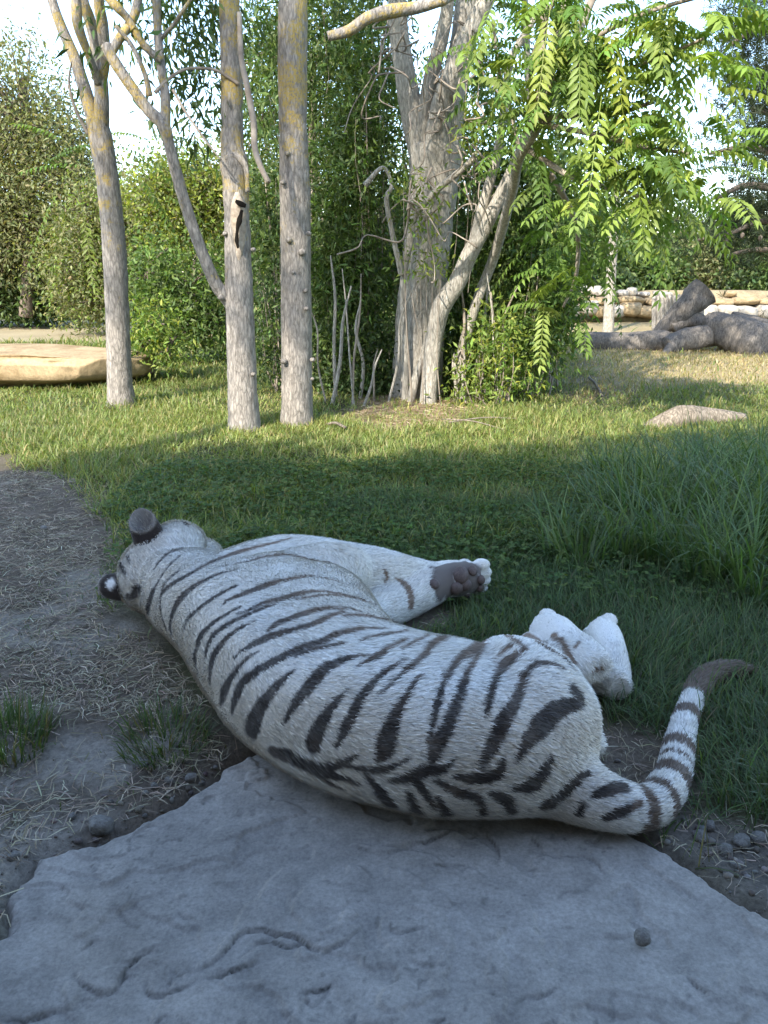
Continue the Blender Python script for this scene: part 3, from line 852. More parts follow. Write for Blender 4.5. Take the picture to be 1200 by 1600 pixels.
order = np.argsort(LP[:, 1]); near_i, far_i = order[:190], order[190:]
g1 = pinnate(rg, LP[far_i], LD[far_i], rg.uniform(.38, .62, len(far_i)), 10, .115, .036, AIL + AIL + YELLOW[:1], .42)
# specific long sprays at the right
sp = [(1080, 30, 5.6, .9, .15), (1130, 10, 5.5, .8, -.1), (1040, 70, 5.7, .7, -.3), (1075, 190, 5.8, .8, -.2), (1090, 235, 5.9, .9, .05), (1050, 260, 6.0, .5, -.5), (1000, 320, 6.2, .3, -.5), (950, 30, 5.9, .1, -.5),
      (860, 10, 6.0, -.1, -.5), (905, 60, 6.0, .0, -.6), (1010, 130, 5.8, .5, -.5), (1060, 120, 5.7, .6, -.4), (985, 200, 6.0, .1, -.6), (1100, 90, 5.6, .8, -.2), (940, 150, 6.1, -.1, -.5), (1030, 200, 5.9, .3, -.6), (1020, 300, 6.1, .6, -.3)]
P_ = np.array([atd(x, y, d) for x, y, d, a, b_ in sp]); D_ = np.array([[a, -.25, b_] for x, y, d, a, b_ in sp])
# upper crown, above the picture
hb = [(1.2, 7.4, 5.9, .9, .8, .7), (2.2, 7.3, 6.3, 1.0, .9, .7), (3.2, 7.6, 5.9, .9, .9, .7), (2.6, 8.3, 7.0, 1.2, 1.0, .8)]
c, o_ = blob_points(rg, hb, 330)
g3 = pinnate(rg, c, o_ + rg.normal(0, .5, (330, 3)), rg.uniform(.45, .65, 330), 9, .13, .045, AIL, .5)
leafpart('crown', join(g1, g3), t5)
for k in range(len(near_i)):                                   # the nearest leaves, each one by itself
    leafpart('compound_leaf', pinnate(rg, LP[near_i[k]:near_i[k] + 1], LD[near_i[k]:near_i[k] + 1], rg.uniform(.38, .62, 1), 10, .115, .036, AIL + AIL + YELLOW[:1], .42), t5)
for k in range(len(sp)):
    leafpart('compound_leaf', pinnate(rg, P_[k:k + 1], D_[k:k + 1], rg.uniform(.5, .68, 1), 11, .125, .038, AIL[1:2] + AIL[3:] + YELLOW, .35), t5)
link('limbs', twigs(57, np.tile(atd(840, 200, 6.9), (4, 1)), np.array([b[:3] for b in hb]), .04, .1, 6).mesh('limbs', TWIG), t5, kind='stuff')

t6 = tree_thing('feather_leaved_tree', None, 'deep green feather-leaved tree filling the back of the thicket')
blobs = [(*atd(880, 300, 9.5), .8, .8, .8), (*atd(800, 180, 9.5), .9, .8, 1.0), (*atd(930, 380, 9.0), .45, .6, .6), (*atd(820, 60, 9.5), .9, .8, .9), (*atd(1000, 280, 9.4), .6, .6, .5), (*atd(740, 120, 9.9), .5, .5, 1.2)]
c, o_ = blob_points(rg, blobs, 330)
leafpart('crown', pinnate(rg, c, o_ + rg.normal(0, .5, (330, 3)), rg.uniform(.35, .6, 330), 9, .11, .036, AIL[:1] + LANCE + AIL[2:3], .5), t6)
part('trunk', limb([(860, 640, 9.6, 8), (850, 500, 9.6, 8), (845, 350, 9.6, 7), (830, 200, 9.6, 6), (820, 0, 9.6, 5), (815, -120, 9.6, 3)], 10, 80, .07, 61), BARK_PALE, t6)

# fern-like seedlings by the left trunks
t7 = tree_thing('feather_leaved_sapling', None, 'young feather-leaved sapling behind the forked grey tree', 'sapling')
sp = [(160, 210, .5, .1), (170, 225, .9, -.1), (225, 215, .9, .2), (200, 240, .6, -.2), (90, 240, .5, .2), (110, 225, -.4, .3), (95, 290, -.3, -.5), (130, 330, .1, -.6), (215, 275, .4, -.4), (140, 260, -.5, .1), (60, 270, .5, .4), (250, 300, .6, -.2)]
P_ = np.array([atd(x, y, 9.3) for x, y, a, b_ in sp]); D_ = np.array([[a, -.2, b_] for x, y, a, b_ in sp])
leafpart('crown', pinnate(rg, P_, D_, rg.uniform(.55, .75, len(sp)), 11, .11, .032, AIL, .3), t7)
part('stem', limb([(190, 600, 9.4, 5), (184, 450, 9.4, 4), (172, 300, 9.4, 4), (165, 225, 9.3, 3)], 8, 50, .05, 62), TWIG, t7)

# ---- far trees and hedges ----------------------------------------
def far_tree(name, label, blobs_px, d, cl, per, L, W, cols, seed, trunk=None, dz=1.5, group=None, sig=.28, cat='tree', mat=BARK_DARK, droop=.2):
    o = tree_thing(name, None, label, cat, group)
    blobs = []
    for s in blobs_px:
        dd = s[4] if len(s) > 4 else d
        c = atd(s[0], s[1], dd); k = dd / FOC
        blobs.append((*c, s[2] * k, dz, s[3] * k))
    g, c = foliage(seed, blobs, cl, per, L, W, cols, sig=sig, droop=droop, flat=1.0)
    leafpart('crown', g, o)
    if trunk: part('trunk', limb(trunk, 12, 60, .08, seed), mat, o)
    ctr = np.array([b[:3] for b in blobs])
    near = ctr[((c[:, None] - ctr[None]) ** 2).sum(2).argmin(1)]
    link('limbs', twigs(seed, near[::6], c[::6], .03, .05).mesh('limbs', mat), o, kind='stuff')
    return o
far_tree('grey_green_tree', 'tall grey-green fine-leaved tree at the edge of the sky', [(40, 200, 75, 120), (-60, 260, 90, 170), (110, 270, 55, 90), (30, 340, 90, 90), (150, 330, 40, 70), (-150, 330, 90, 150)], 20, 3600, 16, .12, .05, GREY, 301, [(40, 495, 20, 10), (45, 400, 20, 9), (40, 250, 20, 7), (35, 120, 20, 3)], 1.6)
far_tree('dark_bush', 'dark bushy evergreen at the far left beyond the sandy clearing', [(20, 420, 90, 60), (-80, 400, 80, 80), (90, 440, 50, 42), (40, 455, 60, 30), (20, 480, 110, 20)], 21, 1100, 14, .16, .075, DARKG + LANCE[:1], 302, None, 1.2, cat='bush')
far_tree('pale_bush', 'pale olive bush behind the forked grey tree', [(180, 400, 60, 80), (120, 420, 45, 60), (230, 360, 50, 70), (150, 340, 45, 50), (170, 480, 70, 32)], 18, 1500, 14, .115, .045, GREY + YELLOW[2:], 303, None, 1.1, cat='bush')
far_tree('yellowish_bush', 'yellowish rounded bush between the side limb and the wounded trunk', [(290, 330, 55, 70), (330, 290, 45, 40), (260, 300, 45, 40), (400, 320, 40, 60)], 17, 1300, 14, .11, .045, GREY[:2] + YELLOW, 304, None, 1.0, cat='bush')
far_tree('leafy_bush', 'leafy green bush low behind the wounded trunk', [(300, 450, 60, 70), (250, 470, 45, 50), (340, 500, 40, 50), (230, 420, 40, 40), (285, 510, 50, 40)], 12, 620, 14, .10, .034, LANCE + AIL[:1], 305, None, .7, cat='bush', sig=.18)
far_tree('leafy_bush', 'bright low bush sprouting beside the pale boulder', [(240, 510, 30, 38), (225, 545, 22, 20), (265, 540, 25, 25)], 9.9, 130, 12, .08, .03, AIL + YELLOW, 306, None, .4, cat='bush', sig=.12)
far_tree('grey_green_tree', 'feathery grey-green tree rising behind the knotted trunk', [(410, 200, 50, 130), (480, 250, 60, 150), (560, 250, 60, 200), (430, 80, 50, 80), (640, 300, 70, 180), (520, 80, 60, 80)], 14, 1100, 14, .12, .036, LANCE + GREY[:2], 307, [(480, 560, 14, 9), (485, 300, 14, 8), (490, 100, 14, 5)], 1.0, sig=.22)
far_tree('dark_hedge_tree', 'dark leafy mass behind the broad pale tree', [(610, 420, 90, 130), (720, 380, 80, 140), (830, 430, 70, 90), (520, 480, 60, 90), (450, 450, 40, 110)], 12.5, 1000, 14, .12, .045, DARKG + LANCE, 308, None, .8, sig=.2)
for k, (x, y, rx, ry, d, cols, lab) in enumerate([(1010, 420, 60, 36, 27, LANCE, 'green rounded bush above the stone wall beside the thin pale trunk'), (1110, 415, 60, 42, 27, GREY, 'pale grey-green bush above the stone wall behind the leaning stump'),
                                   (1190, 425, 60, 36, 26, DARKG + LANCE, 'dark bush at the end of the stone wall behind the log pile'), (900, 410, 70, 46, 26, LANCE + DARKG, 'green bush above the stone wall behind the thicket edge')]):
    far_tree('hedge_bush', lab, [(x, y, rx, ry), (x - 25, y + 8, rx * .6, ry * .8), (x + 30, y + 6, rx * .6, ry * .8), (x, y + 26, rx, ry * .5)], d, 800, 13, .19, .085, cols, 320 + k, None, 1.3, 'bushes above the stone wall', cat='bush')
far_tree('far_wood', 'distant tree belt behind everything', [(x, 395 + 12 * math.sin(x * .02), 70, 66) for x in range(-250, 1500, 90)], 48, 4200, 13, .42, .22, LANCE + GREY, 330, None, 3.0, sig=.6, cat='trees')
bpy.data.objects['far_wood']['kind'] = 'stuff'

t8 = tree_thing('slender_tree', None, 'slender pale trunk standing before the stone retaining wall')
part('trunk', limb([(948, 530, 19, 11), (950, 515, 19, 8.5), (953, 460, 19, 8), (956, 410, 19, 7.5), (959, 360, 19, 7), (962, 300, 19, 6), (960, 200, 19, 4)], 14, 70, .08, 71), BARK_PALE, t8)
g, c = foliage(72, [(*atd(955, 270, 19), 1.3, 1.2, 1.1), (*atd(1000, 320, 19), 1.0, 1.0, .6), (*atd(910, 330, 19), .9, .9, .6)], 260, 14, .13, .04, LANCE, sig=.25)
leafpart('crown', g, t8)

# pine at the right edge
t9 = tree_thing('pine_tree', None, 'dark pine with bare lower branches and cones at the right edge', 'pine')
pr = np.random.default_rng(91)
part('trunk', limb([(1290, 560, 15.5, 22), (1280, 400, 15.5, 20), (1270, 200, 15.5, 18), (1262, 0, 15.5, 14), (1255, -160, 15.5, 9)], 18, 80, .10, 90), BARK_DARK, t9)
pb = [[(1270, 330, 15.5, 9), (1220, 300, 15, 7), (1165, 290, 14.6, 5), (1120, 310, 14.3, 3)], [(1268, 260, 15.5, 8), (1210, 240, 15, 6), (1160, 230, 14.7, 4), (1110, 240, 14.5, 2.4)], [(1272, 380, 15.5, 7), (1200, 345, 14.8, 5), (1140, 365, 14.4, 3), (1090, 375, 14.2, 2)],
      [(1265, 150, 15.5, 7), (1200, 120, 15, 5), (1150, 110, 14.7, 3)], [(1265, 60, 15.5, 7), (1200, 40, 15, 5), (1140, 70, 14.6, 3)], [(1275, 400, 15.5, 6), (1190, 390, 14.7, 4), (1130, 400, 14.4, 2)], [(1265, 200, 15.5, 7), (1215, 180, 15, 5), (1175, 170, 14.8, 3)], [(1262, 0, 15.5, 6), (1190, -30, 15, 4), (1130, -20, 14.8, 3)]]
NP, ND = [], []
for k, a in enumerate(pb):
    part('branch', limb(a, 8, 50, .1, 92 + k), BARK_DARK, t9)
    w = catmull(np.array([atd(x, y, d) for x, y, d, r in a]), 40)
    for q in range(210):
        i0 = pr.integers(6, 40); NP.append(w[i0] + pr.normal(0, [.40, .45, .26])); ND.append(pr.normal(0, 1, 3) + np.array([-.2, 0, .5]))
for x, y, r, cnt in [(1180, 150, 50, 240), (1160, 60, 40, 150), (1190, 230, 40, 160), (1150, 350, 50, 130), (1190, 330, 40, 120), (1050, 345, 40, 60)]:
    c0 = atd(x, y, 15)
    for q in range(cnt):
        NP.append(c0 + pr.normal(0, r * 15 / FOC * .55, 3)); ND.append(pr.normal(0, 1, 3) + np.array([0, 0, .4]))
NP, ND = np.array(NP), unit(np.array(ND)); kk = 16
P_ = np.repeat(NP, kk, 0) + np.repeat(ND, kk, 0) * pr.uniform(0, .12, (len(NP) * kk, 1)); D_ = np.repeat(ND, kk, 0) * .8 + pr.normal(0, .6, (len(P_), 3))
leafpart('needles', leaf_geo(P_, D_, pr.normal(0, 1, (len(P_), 3)), pr.uniform(.11, .19, len(P_)), .012, palette(pr, len(P_), [(.035, .05, .022), (.05, .065, .03), (.025, .038, .018)])), t9)
iv, jf = ico(2); cone = mesh_np('pine_cone', iv * np.array([.035, .035, .055]) * (1 + .15 * np.sin(iv[:, 2:3] * 14)), jf, BARK_DARK)
for x, y in [(1007, 370), (1012, 385), (1110, 372), (1188, 372), (1135, 378), (1160, 368)]:
    o = link('pine_cone', cone, t9); o.location = atd(x, y, 14.3)

# ================================================================== ROCKS, LOGS, FENCE
SANDSTONE = stone_mat('sandstone', (.20, .135, .065), (.37, .275, .16), 3.2, .9)
PALESTONE = stone_mat('pale_stone', (.26, .225, .175), (.42, .375, .31), 2.5, .5)
GREYSTONE = stone_mat('grey_stone', (.13, .12, .105), (.25, .235, .21), 3, .6)

# big boulder, flat on top and undercut along its foot
def big_boulder():
    v, f = ico(6)
    q = np.sign(v) * np.abs(v) ** (2 / 5.0)
    q /= np.max(np.abs(q), axis=1, keepdims=True) ** .35
    r = 1 + .11 * fbm(v * 2.2 + 3, 4, 401) + .05 * fbm(v * 9, 4, 402)
    q = q * r[:, None]
    lay = .012 * (np.floor(q[:, 2] * 3 + 2.2 * vnoise(v * 2, 403)) % 2) + .05 * fbm(v * np.array([3, 3, 6]), 4, 405)
    q[:, :2] *= (1 - lay)[:, None]
    q = facet(q, 77, 26, .78)
    low = smooth01(-.15, -1.0, q[:, 2])
    q[:, 1] += .55 * low * (q[:, 1] < 0)             # undercut on the near side
    q[:, 2] += -.10 * (q[:, 0] + 1) * (q[:, 2] > 0) * .5
    q = q * np.array([1.30, .75, .27])
    return mesh_np('boulder', q, f, SANDSTONE)
c0 = at(75, 606)
link('boulder', big_boulder(), label='large flat pale sandstone boulder behind the forked grey tree', cat='boulder', loc=(c0[0] - .30, c0[1] + .50, .20))

# retaining wall of rough stones at the back right
wall = tree_thing('stone_wall', None, 'rough retaining wall of pale boulders and flat slabs below the far bushes', 'stone wall')
rg = np.random.default_rng(44)
shapes = [rock_mesh(430 + k, (1, 1, 1), [PALESTONE, SANDSTONE][k % 3 == 2], 3, .16, 2.8) for k in range(7)]
flats = [rock_mesh(440 + k, (1, 1, 1), SANDSTONE, 3, .10, 3.5) for k in range(3)]
def wall_stone(px, py, w, h, me, d, name='stone'):
    p = atd(px, py, d); o = link(name, me, wall); k = d / FOC
    o.location = p; o.scale = (w * k / 2, .35, h * k / 2); o.rotation_euler = (rg.normal(0, .06), rg.normal(0, .05), rg.uniform(-.3, .3))
for px, py, w, h in [(868, 486, 30, 26), (893, 487, 30, 22), (917, 481, 34, 24), (936, 487, 24, 18), (962, 486, 26, 20), (985, 482, 34, 24), (1010, 487, 34, 20), (1040, 487, 34, 22), (1075, 486, 34, 22), (1105, 487, 30, 22), (1135, 486, 34, 24), (1165, 488, 34, 22), (1195, 487, 34, 22)]:
    wall_stone(px, py, w, h, shapes[rg.integers(7)], 23)
for px, py, w, h in [(875, 466, 50, 14), (912, 468, 40, 12), (945, 470, 36, 12), (985, 470, 46, 12), (1030, 471, 44, 12), (1080, 470, 50, 12), (1125, 471, 40, 12), (1165, 470, 44, 12), (1200, 471, 40, 12)]:
    wall_stone(px, py, w, h, flats[rg.integers(3)], 23.15, 'coping_slab')
for px, py, w, h in [(930, 455, 28, 16), (950, 459, 20, 10), (972, 458, 22, 10), (987, 457, 16, 16), (1003, 461, 14, 9), (905, 452, 22, 16), (880, 452, 30, 16), (1035, 460, 26, 10), (1140, 460, 20, 10)]:
    wall_stone(px, py, w, h, shapes[rg.integers(7)], 23.6)
bank_m = stone_mat('bank_soil', (.16, .12, .07), (.30, .24, .14), 1.5, .5)
v, f = tube(np.array([[5.0, 24.2, -.05], [8, 24.1, .1], [11, 24.1, .1], [14, 24.2, 0], [18, 24.4, -.1]]), [.55, .78, .8, .78, .5], 14, True, rough=.12, seed=4, freq=1)
link('earth_bank', mesh_np('earth_bank', v, f, bank_m), kind='structure')

# split-log palisade
pal = tree_thing('palisade', None, 'short palisade of upright grey split logs beside the leaning stump', 'fence')
WOOD = bark_mat('weathered_wood', (.33, .30, .26), (.14, .12, .10), 0)
for k in range(13):
    px = 1022 + k * 6.2; top = 462 + rg.uniform(-3, 3); w = 3.3
    v, f = limb([(px, 522, 16.9, w), (px + rg.uniform(-.5, .5), 490, 16.9, w * 1.03), (px, top, 16.9, w * .95)], 9, 14, .10, 500 + k, 12)
    link('post', mesh_np('post', v, f, WOOD), pal)

# dead timber
DEAD = bark_mat('dead_wood', (.15, .132, .113), (.06, .052, .045), 0, scale=.9, fiss=.35)
DEADP = bark_mat('dead_wood_pale', (.25, .205, .155), (.095, .078, .06), 0, scale=.9, fiss=.35)
def log(label, pts, seed, mat=DEAD, rough=.24, freq=4.5, knots_=()):
    o = tree_thing('dead_log', None, label, 'log')
    part('bole', limb(pts, 26, 70, rough, seed, freq), mat, o)
    for k, kp in enumerate(knots_): part('broken_branch', limb(kp, 12, 20, .15, seed + k, 8), mat, o)
    return o
st = tree_thing('stump', None, 'dark leaning stump with a flared sawn top on the log pile', 'stump')
part('bole', limb([(1022, 530, 14.9, 9), (1038, 512, 14.9, 11), (1060, 492, 14.85, 16), (1080, 474, 14.8, 20), (1094, 461, 14.8, 24), (1101, 455, 14.8, 25)], 24, 60, .22, 511, 5), DEAD, st)
part('root_flare', limb([(1050, 512, 14.8, 10), (1075, 500, 14.8, 13), (1092, 505, 14.8, 14), (1097, 516, 14.8, 9)], 14, 30, .18, 512, 6), DEAD, st)
log('long grey log lying along the ground from the thicket to the stump', [(895, 533, 14.6, 11), (930, 535, 14.5, 16), (980, 537, 14.35, 18), (1030, 535, 14.2, 18), (1042, 537, 14.2, 17)], 521)
log('smooth grey log lying between the leaning stump and the massive trunk', [(1040, 542, 13.9, 15), (1062, 533, 14.0, 17), (1100, 525, 14.1, 18), (1130, 520, 14.2, 20)], 522, knots_=[[(1050, 540, 13.8, 8), (1042, 548, 13.7, 6), (1038, 553, 13.6, 5)]])
log('massive split trunk with bleached broken end on the log pile', [(1105, 500, 14.3, 12), (1122, 508, 14.1, 22), (1150, 525, 13.9, 32), (1185, 540, 13.7, 34), (1240, 556, 13.4, 34)], 523, rough=.22)
log('rough log resting on top of the massive split trunk', [(1140, 498, 14.6, 12), (1170, 508, 14.5, 17), (1210, 522, 14.3, 18), (1270, 535, 14.0, 18)], 524)
log('bleached driftwood log half sunk in the sunlit grass', [(975, 678, 6.75, 2), (1003, 671, 6.8, 7), (1028, 664, 6.85, 13), (1052, 655, 6.9, 18), (1075, 650, 6.95, 19), (1100, 651, 7.0, 15), (1130, 653, 7.05, 13), (1162, 656, 7.1, 10)], 525, DEADP, .20, 4)

# pebbles in the dirt by the slab
pebs = [(157, 1284, 34, 22), (152, 1296, 7, 6), (264, 1216, 15, 10), (314, 1212, 9, 7), (240, 1224, 12, 9), (298, 1211, 18, 11), (112, 1272, 12, 9), (218, 1191, 26, 10), (20, 1335, 16, 9), (350, 1219, 20, 10), (312, 1162, 11, 9), (68, 824, 12, 7), (281, 1249, 8, 5), (225, 1263, 7, 5), (1135, 1325, 20, 18), (1160, 1313, 24, 14), (1098, 1302, 22, 12), (1185, 1308, 22, 14), (1110, 1290, 16, 12), (1150, 1345, 14, 8)]
pm = [rock_mesh(600 + k, (1, 1, 1), GREYSTONE, 3, .34, 2.9, 1.3) for k in range(6)]
for k, (px, py, w, h) in enumerate(pebs):
    p = at(px, py); s = np.linalg.norm(p - np.array([0, 0, CAM_H])) / FOC
    left = px < 600
    lab = 'grey pebble lying in the trodden dirt between straw and slab' if left else 'grey stone in the gravel beyond the slab edge by the tail'
    if k == 0: lab = 'largest angular grey stone at the dirt edge of the slab'
    if k == 11: lab = 'small pale stone alone on the dirt behind the tiger head'
    o = link('pebble', pm[k % 6], label=lab, cat='pebble', group=None if k in (0, 11) else ('pebbles in the dirt' if left else 'stones in the gravel'))
    zz = ground_h(np.array([p[0]]), np.array([p[1]]))[0]
    o.scale = (w * s / 2, w * s / 2 * .8, h * s * .55); o.location = (p[0], p[1], zz + h * s * .22); o.rotation_euler = (0, 0, k * 1.3)
p = at(1003, 1474)
o = link('pebble', pm[2], label='single round pebble lying alone on the bare slab', cat='pebble'); o.scale = (.016, .015, .014); o.location = (p[0], p[1], .016)

# ================================================================== TIGER
def superloft(secs, n=60, sides=40, ex=2.4):
    """secs rows: sx, sy, nx, ny, depth, thick ; back at (sx,sy), belly towards (nx,ny), lying on z = 0"""
    s = catmull(np.array([[a, b, 0, c, d, e, f] for a, b, c, d, e, f in secs]), n)
    ang = np.linspace(0, 2 * np.pi, sides, endpoint=False)
    ca = np.sign(np.cos(ang)) * np.abs(np.cos(ang)) ** (2 / ex)
    sa = np.sign(np.sin(ang)) * np.abs(np.sin(ang)) ** (2 / ex)
    V = []
    for r in s:
        nn = r[3:5] / np.linalg.norm(r[3:5])
        D, T = r[5], r[6]
        c = r[:2] + nn * D / 2
        # the belly side hangs a little lower and thinner than the back
        zz = T / 2 + sa * T / 2 * (1 - 0.10 * ca)
        V.append(np.stack([c[0] + nn[0] * ca * D / 2, c[1] + nn[1] * ca * D / 2, zz], 1))
    V = np.array(V)
    ctr0, ctr1 = V[0].mean(0), V[-1].mean(0)
    i = np.arange(n - 1)[:, None] * sides; j = np.arange(sides)[None]; j2 = (j + 1) % sides
    q = np.stack([i + j, i + j2, i + sides + j2, i + sides + j], -1).reshape(-1, 4)
    vv = np.concatenate([V.reshape(-1, 3), [ctr0, ctr1]])
    jj = np.arange(sides); jk = (jj + 1) % sides; e = (n - 1) * sides
    t = np.concatenate([np.stack([np.full(sides, n * sides), jk, jj], 1), np.stack([np.full(sides, n * sides + 1), e + jj, e + jk], 1)])
    return vv, [q, t]

TORSO = [
    (.545, 1.66, -.30, 1, .20, .17), (.47, 1.575, -.12, 1, .33, .25), (.37, 1.525, 0, 1, .45, .33),
    (.24, 1.505, .03, 1, .52, .37), (.08, 1.51, .12, .99, .55, .38), (-.08, 1.565, .3, .95, .56, .38),
    (-.225, 1.645, .5, .87, .56, .38), (-.355, 1.75, .65, .76, .60, .39), (-.46, 1.88, .74, .67, .62, .395),
    (-.55, 2.03, .8, .6, .65, .395), (-.63, 2.18, .82, .57, .66, .39), (-.705, 2.33, .8, .6, .58, .365),
    (-.785, 2.46, .75, .66, .46, .335), (-.865, 2.585, .7, .7, .37, .31), (-.935, 2.71, .65, .75, .31, .30), (-.96, 2.82, .62, .78, .28, .30), (-.94, 2.93, .6, .8, .22, .27)]

LIMBS = {   # x, y, z, radius
    'upper_arm': [(-.56, 2.40, .20, .10), (-.56, 2.56, .205, .15), (-.36, 2.71, .215, .155), (-.16, 2.79, .19, .125), (-.01, 2.85, .165, .10),
                  (.11, 2.94, .125, .075), (.20, 3.03, .085, .062), (.29, 3.10, .062, .066), (.36, 3.14, .055, .052)],
    'lower_arm': [(-.16, 2.52, .09, .085), (-.02, 2.68, .085, .08), (.10, 2.80, .085, .078), (.19, 2.88, .095, .072),
                  (.255, 2.935, .10, .072), (.32, 2.965, .10, .078), (.385, 2.985, .098, .06)],
    'upper_thigh': [(.36, 1.80, .19, .19), (.36, 1.98, .175, .14), (.38, 2.08, .13, .10), (.43, 2.14, .12, .085), (.50, 2.15, .13, .072),
                    (.56, 2.17, .16, .062), (.645, 2.085, .165, .052)],
    'upper_foot': [(.645, 2.08, .165, .05), (.632, 2.16, .165, .053), (.60, 2.26, .16, .055), (.572, 2.34, .15, .07), (.553, 2.40, .137, .062)],
    'lower_thigh': [(.40, 1.95, .10, .10), (.48, 2.2, .08, .08), (.52, 2.36, .075, .075), (.60, 2.33, .07, .066), (.68, 2.25, .062, .06), (.745, 2.165, .055, .047)],
    'lower_foot': [(.735, 2.15, .055, .042), (.76, 2.26, .062, .046), (.778, 2.38, .07, .052), (.785, 2.48, .075, .058), (.79, 2.545, .068, .05)],
}
TAIL = [(.40, 1.66, .10, .105), (.47, 1.625, .085, .088), (.53, 1.595, .073, .074), (.585, 1.577, .066, .064), (.645, 1.59, .056, .053),
        (.705, 1.645, .05, .049), (.768, 1.745, .046, .045), (.832, 1.875, .044, .042), (.893, 2.00, .042, .038),
        (.95, 2.10, .042, .034), (1.01, 2.195, .045, .034), (1.085, 2.262, .05, .033), (1.165, 2.29, .05, .027), (1.23, 2.295, .045, .012)]

def build_tiger():
    mb = MB()
    v, f = superloft(TORSO); mb.add(v, f)
    for k, p in LIMBS.items():
        s = catmull(np.array(p), 36)
        v, f = tube(s[:, :3], s[:, 3], 20); mb.add(v, f)
    s = catmull(np.array(TAIL), 70)
    tail_c = s
    v, f = tube(s[:, :3], s[:, 3], 20); mb.add(v, f)
    iv, jf = ico(3)
    def ell(c, r, axes=None):
        x = iv * np.array(r)
        if axes is not None:
            x = x @ np.array(axes)
        mb.add(x + np.array(c), jf)
    # head: on its cheek, crown towards the left, face turned away and down to the chest
    fd = np.array([.50, .86, 0.0]); fd /= np.linalg.norm(fd)
    upv = np.array([0, 0, 1.0]); sd = np.cross(upv, fd)     # sd: crown direction (left)
    A = [fd, sd, upv]
    hc = np.array([-.895, 2.86, .165])
    ell(hc, (.17, .14, .165), A)
    ell(hc + fd * .09 - sd * .02, (.13, .12, .135), A)
    ell(hc + fd * .06 + upv * .11 - sd * .04, (.13, .11, .085), A)     # upper cheek
    ell(hc + fd * .06 - upv * .075 - sd * .05, (.11, .10, .07), A)
    ell(hc + fd * .21 - sd * .035, (.085, .075, .085), A)             # muzzle
    ell(hc + fd * .19 - sd * .09, (.07, .035, .06), A)                # chin
    # shoulder blade, haunch, elbow, scrotum
    ell((-.40, 2.46, .24), (.25, .19, .14), [(.62, .78, 0), (-.78, .62, 0), (0, 0, 1)])
    ell((-.27, 2.60, .255), (.26, .15, .115), [(.80, .6, 0), (-.6, .80, 0), (0, 0, 1)])
    ell((.36, 1.78, .20), (.185, .23, .185))
    ell((.44, 1.78, .17), (.125, .17, .16))
    ell((-.065, 2.80, .175), (.07, .06, .06))
    ell((.555, 1.80, .10), (.04, .045, .04))
    ell((.535, 1.83, .13), (.05, .05, .06))
    # toes: hind paws and fore paws
    def toes(c, along, across, r, n=4, spread=.034, fwd=.0):
        along = np.array(along, float); along /= np.linalg.norm(along)
        across = np.array(across, float); across /= np.linalg.norm(across)
        for k in range(n):
            t = k - (n - 1) / 2
            ell(np.array(c) + across * t * spread + along * (fwd - abs(t) * .010), (r * 1.45, r, r), [along, across, np.cross(along, across)])
    toes((.54, 2.432, .138), (-.45, .85, -.05), (.40, .2, .8), .026, spread=.030)
    toes((.79, 2.578, .07), (-.05, 1, -.1), (.75, .0, .65), .026, spread=.029)
    toes((.415, 2.995, .098), (.95, .3, 0), (.05, -.1, 1), .027, spread=.037)
    toes((.385, 3.155, .055), (.9, .4, -.1), (-.3, .8, .5), .024, spread=.032)
    me = mb.mesh('tiger_raw')
    ob = bpy.data.objects.new('tiger_raw', me)
    COL.objects.link(ob)
    m = ob.modifiers.new('r', 'REMESH'); m.mode = 'VOXEL'; m.voxel_size = 0.0062; m.use_smooth_shade = True
    dg = bpy.context.evaluated_depsgraph_get()
    mid = bpy.data.meshes.new_from_object(ob.evaluated_get(dg))
    bpy.data.objects.remove(ob)
    # soften the joints of the trunk, but keep the toes and pads crisp
    ob = bpy.data.objects.new('tiger_mid', mid); COL.objects.link(ob)
    nm = len(mid.vertices); cm = np.empty(nm * 3, np.float32); mid.vertices.foreach_get('co', cm); cm = cm.reshape(-1, 3)
    dist = np.min([np.linalg.norm(cm - np.array(q), axis=1) for q in [(.40, 2.99, .1), (.54, 2.42, .135), (.795, 2.56, .065), (.39, 3.15, .055)]], 0)
    free = np.where(dist < .10)[0]; rest = np.where(dist >= .10)[0]
    vg = ob.vertex_groups.new(name='soft'); vg.add(rest.tolist(), 1.0, 'REPLACE'); vg.add(free.tolist(), .10, 'REPLACE')
    m = ob.modifiers.new('s', 'SMOOTH'); m.factor = 0.5; m.iterations = 40; m.vertex_group = 'soft'
    dg = bpy.context.evaluated_depsgraph_get()
    out = bpy.data.meshes.new_from_object(ob.evaluated_get(dg))
    bpy.data.objects.remove(ob)
    out.name = 'tiger'
    n = len(out.vertices)
    co = np.empty(n * 3, np.float32); out.vertices.foreach_get('co', co); co = co.reshape(-1, 3).astype(float)
    # flesh and skin relief; flattened where the animal rests on the ground
    no = np.empty(n * 3, np.float32); out.vertices.foreach_get('normal', no); no = no.reshape(-1, 3)
    co += no * (0.006 * fbm(co * 7, 3, 5))[:, None]
    # skin folds on the neck and flank run across the spine
    co[:, 2] = np.where(co[:, 2] < 0.012, 0.006 + (co[:, 2] - .012) * 0.12, co[:, 2])
    out.vertices.foreach_set('co', co.astype(np.float32).ravel())
    out.update()
    return out, co, tail_c

